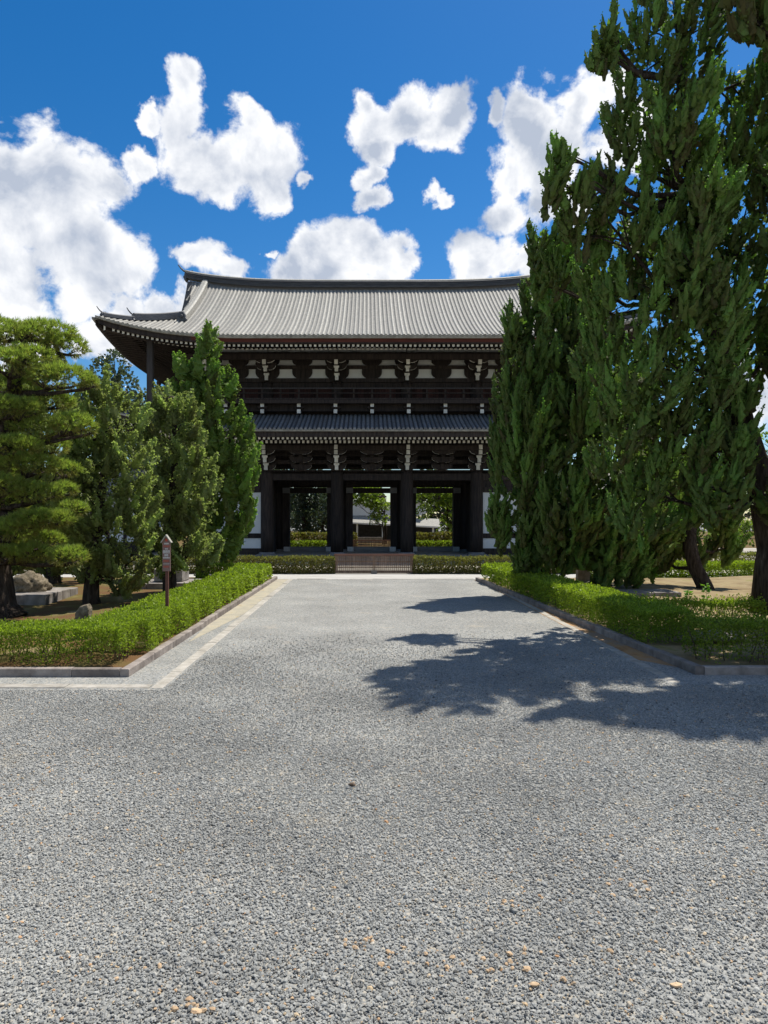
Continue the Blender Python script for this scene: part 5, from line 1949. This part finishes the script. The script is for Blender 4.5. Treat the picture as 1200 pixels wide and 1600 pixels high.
hedge('shaded hedge beyond the gate, seen low in the right doorway', (3.5, 69.0), (12, 69.0), 1.2, 1.2, 'hedge_dull', .08, 900, near=22, z0=0, stems=1, tmu=.42)
hedge('low sunlit hedge beyond the left doorway, in front of the shaded one', (-9, 65.9), (-3.5, 65.9), .9, .50, 'hedge', .08, 900, near=22, z0=0, stems=1, tmu=.4)
hedge('low sunlit hedge beyond the right doorway, in front of the shaded one', (3.8, 65.9), (9, 65.9), .9, .50, 'hedge', .08, 900, near=22, z0=0, stems=1, tmu=.4)

def sapling(label, px, py, h, n):
    Y = 17.3
    x = (px - VX) / FPX * Y
    root = empty('sapling', (x, Y, .1), label, 'sapling', 'sprouts by the thin hedge')
    mb = MB()
    mb.tube([(x, Y, .1), (x + .02, Y, .5), (x + .01, Y, h)], [.008, .006, .003], 5)
    mb.build('stem', 'twig', root)
    k = n
    z = NP.uniform(.55, h, k)
    a = NP.uniform(0, 6.28, k)
    P = np.stack([x + .01 * np.cos(a), Y + .01 * np.sin(a), z], 1)
    D = unit(np.stack([np.cos(a), np.sin(a), np.full(k, .25)], 1))
    V, t = kites(P, D, np.full(k, .12), .28, NP.uniform(.1, .9, k), 1, .15)
    leaf_object('leaves', V, t, 'sprout', root)
sapling('shorter bright green sprout left of the slim curved trunk', 1076, 945, .88, 34)
sapling('taller bright green sprout right of the slim curved trunk', 1103, 945, 1.02, 44)

# ------------------------------------------------------------------ fence across the path's end
def lattice(label, x0, x1, Y, z0, h, n, group=None):
    root = empty('lattice_fence', ((x0 + x1) / 2, Y, z0), label, 'fence', group)
    def bx_(name, a, b, c, d, e, f, m):
        mb = MB(); mb.box(a, b, c, d, e, f); return mb.build(name, m, root)
    bx_('sill', x0, x1, Y - .07, Y + .07, z0 + .03, z0 + .15, 'fence')
    bx_('top_rail', x0 - .05, x1 + .05, Y - .06, Y + .06, z0 + h - .09, z0 + h, 'fence_red')
    for z in (.30, .58):
        bx_('rail', x0 + .09, x1 - .09, Y + .021, Y + .05, z0 + z * h, z0 + z * h + .05, 'fence')
    for xx in (x0 + .04, x1 - .04, (x0 + x1) / 2):
        bx_('post', xx - .045, xx + .045, Y - .055, Y + .02, z0 + .151, z0 + h - .091, 'fence')
    bx_('foot', (x0 + x1) / 2 - .14, (x0 + x1) / 2 + .14, Y - .2, Y - .072, z0, z0 + .16, 'stone')
    mb = MB(); mb.box(-.033, .033, -.02, .018, z0 + .151, z0 + h - .091)
    me = mb.mesh('slat', 'fence')
    for k in range(n):
        x = x0 + .13 + (x1 - x0 - .26) * k / (n - 1)
        if abs(x - (x0 + x1) / 2) < .07:
            continue
        place('slat', me, (x, Y, 0), root)
lattice('brown wooden lattice fence closing the end of the path in front of the gate', -1.58, 2.16, 34.2, 0.0, 0.95, 37)
lattice('small pale lattice fence beyond the middle doorway', -1.4, 2.0, 65.2, 0.0, 0.75, 28)

# ------------------------------------------------------------------ sign, stones
def signpost():
    x, y = -4.30, 15.2
    root = empty('signpost', (x, y, .1), 'narrow reddish wooden sign on a thin post rising from the left hedge', 'sign')
    root.rotation_euler = (0, 0, 0)
    mb = MB(); mb.box(x - .032, x + .032, y - .02, y + .03, 0.05, 2.02)
    mb.build('post', 'signwood', root)
    mb = MB(); mb.box(x - .085, x + .085, y - .045, y - .022, 1.50, 2.14)
    board = mb.build('board', 'signface', root)
    mb = MB()
    mb.prism_y([(x - .085, 2.14), (x + .085, 2.14), (x, 2.26)], y - .044, y - .023)
    mb.build('gable', 'signface', root)
    mb = MB()
    for s in (-1, 1):
        mb.prism_y([(x + s * .118, 2.115), (x, 2.285), (x, 2.255), (x + s * .098, 2.11)][::s], y - .10, y + .02)
    mb.build('roof', 'pale', root)
    # flat lettering, too small to read: rows of red and white characters
    yy = y - .0475
    def glyph(cx, cz, w, h, m, name):
        mb = MB()
        b = w * .17
        for f in (0.0, .45, .86):
            mb.box(cx - w / 2, cx + w / 2, yy, yy + .0024, cz + h * f, cz + h * f + b * .8)
        mb.box(cx - w / 2, cx - w / 2 + b, yy - .0006, yy + .0018, cz, cz + h)
        mb.box(cx + w * .12, cx + w * .12 + b, yy - .0006, yy + .0018, cz, cz + h)
        mb.build(name, m, board)
    def row(z, h, n, w, m, nm):
        for k in range(n):
            glyph(x + (k - (n - 1) / 2) * w * 1.18, z, w, h, m, nm)
    mb = MB()
    mb.lathe([(.026, 0), (.026, .003)], (0, 0, 0), 10)
    e = MB()
    for k in range(10):
        a0, a1 = 6.283 * k / 10, 6.283 * (k + 1) / 10
        e.quad((x, yy, 2.165), (x + .026 * math.cos(a1), yy, 2.165 + .032 * math.sin(a1)), (x + .026 * math.cos(a0), yy, 2.165 + .032 * math.sin(a0)), (x, yy, 2.165))
    e.v = [tuple(v) for v in e.v]
    e.f = [f[:3] for f in e.f]
    e.build('emblem', 'signred', board)
    row(2.075, .028, 3, .028, 'signwhite', 'lettering')
    row(2.015, .036, 4, .030, 'signred', 'lettering')
    row(1.965, .026, 2, .026, 'signwhite', 'lettering')
    row(1.885, .062, 3, .042, 'signwhite', 'lettering')
    row(1.820, .046, 2, .036, 'signwhite', 'lettering')
    row(1.775, .026, 4, .030, 'signwhite', 'lettering')
    row(1.700, .042, 3, .036, 'signred', 'lettering')
    row(1.580, .036, 3, .036, 'signred', 'lettering')
    mb = MB(); mb.box(x - .07, x + .07, yy, yy + .002, 1.655, 1.660); mb.build('rule_line', 'signwhite', board)
signpost()

def slabs(label, name, x0, x1, y0, y1, z0, z1, nx, ny, cat='stone platform'):
    root = empty(name, ((x0 + x1) / 2, (y0 + y1) / 2, z0), label, cat)
    for i in range(nx):
        for j in range(ny):
            a, b = x0 + (x1 - x0) * i / nx + .006, x0 + (x1 - x0) * (i + 1) / nx - .006
            c_, d_ = y0 + (y1 - y0) * j / ny + .006, y0 + (y1 - y0) * (j + 1) / ny - .006
            mb = MB(); mb.box(a, b, c_, d_, z0, z1 + rnd.uniform(-.012, .012))
            bevel(mb.build('slab', 'stone', root), .015)
    return root
slabs('grey paved plinth under the mossy boulder on the left', 'stone_plinth', -12.2, -9.62, 21.2, 23.6, .0, .36, 2, 4)
o = rock('boulder', (-10.65, 22.3, .34), (.62, .46, .40), 'mossrock', 4, 4, .30, flat=.45)
tag(o, 'rough round mossy boulder on the paved plinth by the pine trunk', 'boulder')
slabs('low grey plinth behind the sign, under a carved stone block', 'stone_plinth', -8.6, -6.35, 25.2, 27.2, .0, .34, 3, 2)
def carved(label, x0, x1, y0, y1, z0, h):
    mb = MB()
    w = x1 - x0
    poly = [(x0, z0), (x1, z0), (x1, z0 + h * .62)]
    for k in range(1, 7):
        t = math.pi / 2 * k / 6
        poly.append((x1 - w * .30 * (1 - math.cos(t)) - .02 * k, z0 + h * (.62 + .38 * math.sin(t))))
    poly += [(x0 + w * .35, z0 + h), (x0 + w * .22, z0 + h * .8), (x0, z0 + h * .7)]
    mb.prism_y(poly, y0, y1)
    o = mb.build('carved_stone', 'stone')
    bevel(o, .03, 2)
    return tag(o, label, 'stone block')
carved('pale carved stone block with a rounded shoulder behind the sign', -7.75, -6.72, 25.7, 26.7, .352, .62)
mb = MB()
x, y = -5.72, 14.3
mb.sweep([[(x - .15, y - .12, .02), (x + .14, y - .12, .02), (x + .14, y + .12, .02), (x - .15, y + .12, .02)],
          [(x - .14, y - .11, .72), (x + .135, y - .11, .80), (x + .135, y + .11, .82), (x - .14, y + .11, .74)],
          [(x - .06, y - .08, .86), (x + .10, y - .08, .90), (x + .10, y + .08, .91), (x - .06, y + .08, .87)]])
o = mb.build('stone_post', 'mossrock'); bevel(o, .02)
tag(o, 'short brown stone stub just behind the left front hedge', 'stone post')
slabs('small grey stone base half hidden under the broad juniper', 'stone_plinth', 8.2, 9.9, 22.4, 23.6, .0, .30, 2, 1)
mb = MB()
x, y = 8.05, 26.6
mb.sweep([[(x - .40, y - .3, .02), (x + .40, y - .3, .02), (x + .40, y + .3, .02), (x - .40, y + .3, .02)],
          [(x - .36, y - .26, .30), (x + .36, y - .26, .30), (x + .36, y + .26, .30), (x - .36, y + .26, .30)],
          [(x - .24, y - .14, .31), (x + .24, y - .14, .31), (x + .24, y + .14, .31), (x - .24, y + .14, .31)],
          [(x - .22, y - .12, 1.3), (x + .22, y - .12, 1.3), (x + .22, y + .12, 1.3), (x - .22, y + .12, 1.3)],
          [(x - .10, y - .08, 1.42), (x + .10, y - .08, 1.42), (x + .10, y + .08, 1.42), (x - .10, y + .08, 1.42)]])
o = mb.build('stone_stele', 'stone'); bevel(o, .02)
tag(o, 'upright grey stone stele in the shade under the broad juniper', 'stele')
o = rock('flat_stone', ((1112 - VX) / FPX * 14.4, 14.4, .28), (.62, .32, .14), 'kerb', 9, 3, .2, flat=.4)
o.location.z = -.10
tag(o, 'flat brownish stone lying between the two hedges on the right', 'stone')

# ------------------------------------------------------------------ buildings behind
def stair_house(sx, label):
    x0, x1 = sorted((GX + sx * 17.4, GX + sx * 22.5))
    y0, y1 = 53.8, 58.8
    root = empty('stair_house', ((x0 + x1) / 2, 56.3, 0), label, 'building')
    def bx_(name, a, b, c, d, e, f, m):
        mb = MB(); mb.box(a, b, c, d, e, f); return mb.build(name, m, root)
    bx_('wall', x0, x1, y0, y1, .9, 4.6, 'plaster')
    bx_('sill_course', x0 - .05, x1 + .05, y0 - .05, y1 + .05, 0, .88, 'wood')
    n = 4
    for k in range(n + 1):
        x = x0 + (x1 - x0) * k / n
        bx_('post', x - .12, x + .12, y0 - .08, y0 + .12, .882, 4.62, 'wood')
    bx_('rail', x0 + .13, x1 - .13, y0 - .04, y0 - .002, 2.5, 2.75, 'wood')
    mb = MB()
    e = 1.0
    for s in (0, 1):
        rows = []
        for i in range(7):
            t = i / 6
            y = (y0 - e) + (56.3 - y0 + e) * t if s == 0 else (y1 + e) - (y1 + e - 56.3) * t
            z = 4.4 + 2.3 * (.75 * t + .25 * t * t)
            rows.append([(x0 - e, y, z), (x1 + e, y, z)])
        mb.strip(rows)
        rows = [[(a[0], a[1], a[2] - .16) for a in r] for r in rows]
        mb.strip(rows)
    rf = mb.build('roof', 'tile_bed', root)
    for k in range(int((x1 - x0 + 2 * e) / TS)):
        x = x0 - e + .12 + k * TS
        mb = MB()
        f = lambda v: ((x, y0 - e + v, 4.4 + 2.3 * (.75 * v / (56.3 - y0 + e) + .25 * (v / (56.3 - y0 + e)) ** 2)), (1, 0))
        tile_tube(mb, f, -.05, 56.2 - y0 + e, 8, .09, 4)
        mb.build('tile_row', 'tile', rf)
    bx_('ridge', x0 - e, x1 + e, 56.05, 56.55, 6.65, 7.1, 'ridge')
stair_house(-1, 'white walled stair house with a tiled roof hidden behind the left trees')
stair_house(1, 'white walled stair house with a tiled roof hidden behind the right junipers')

def pavilion():
    Y = 86.0
    x0 = at(530, 0, Y)[0]; x1 = at(688, 0, Y)[0]
    root = empty('low_hall', ((x0 + x1) / 2, Y, 0), 'low white walled hall with a pale roof seen through the doorways', 'building')
    def bx_(name, a, b, c, d, e, f, m):
        mb = MB(); mb.box(a, b, c, d, e, f); return mb.build(name, m, root)
    zw0, zw1 = 3.1, 4.6
    bx_('upper_wall', x0, x1 - 1.6, Y + 1.6, Y + 1.8, zw0, zw1, 'plaster')
    bx_('wall_coping', x0 - .1, x1 - 1.5, Y + 1.5, Y + 1.9, zw1 + .002, zw1 + .16, 'tile')
    mb = MB()
    mb.strip([[(x0, Y, 2.35), (x1, Y, 1.75)], [(x0, Y + 1.6, 3.15), (x1, Y + 1.6, 2.7)]])
    mb.strip([[(x0, Y, 2.20), (x1, Y, 1.60)], [(x0, Y + 1.6, 3.0), (x1, Y + 1.6, 2.55)]])
    mb.build('roof', 'tile', root)
    mb = MB()
    mb.sweep([[(x0, Y - .06, 2.18), (x0, Y + .06, 2.18), (x0, Y + .06, 2.36), (x0, Y - .06, 2.36)], [(x1, Y - .06, 1.58), (x1, Y + .06, 1.58), (x1, Y + .06, 1.76), (x1, Y - .06, 1.76)]])
    mb.build('eave_beam', 'plaster', root)
    for px, zt in ((558, 2.2), (598, 2.05), (640, 1.9), (677, 1.75)):
        x = at(px, 0, Y)[0]
        bx_('post', x - .10, x + .10, Y + .1, Y + .3, 0, zt, 'plaster')
    bx_('back_wall', x0, x1, Y + 2.4, Y + 2.5, 0, 2.3, 'hall_shade')  # near-black back wall: the hall's inner shade put into its colour
    # stone kerb wall and bench in front
    bx_('low_wall', at(551, 0, Y - 6)[0], at(600, 0, Y - 6)[0], Y - 6, Y - 5.6, 0, .62, 'stone')
pavilion()
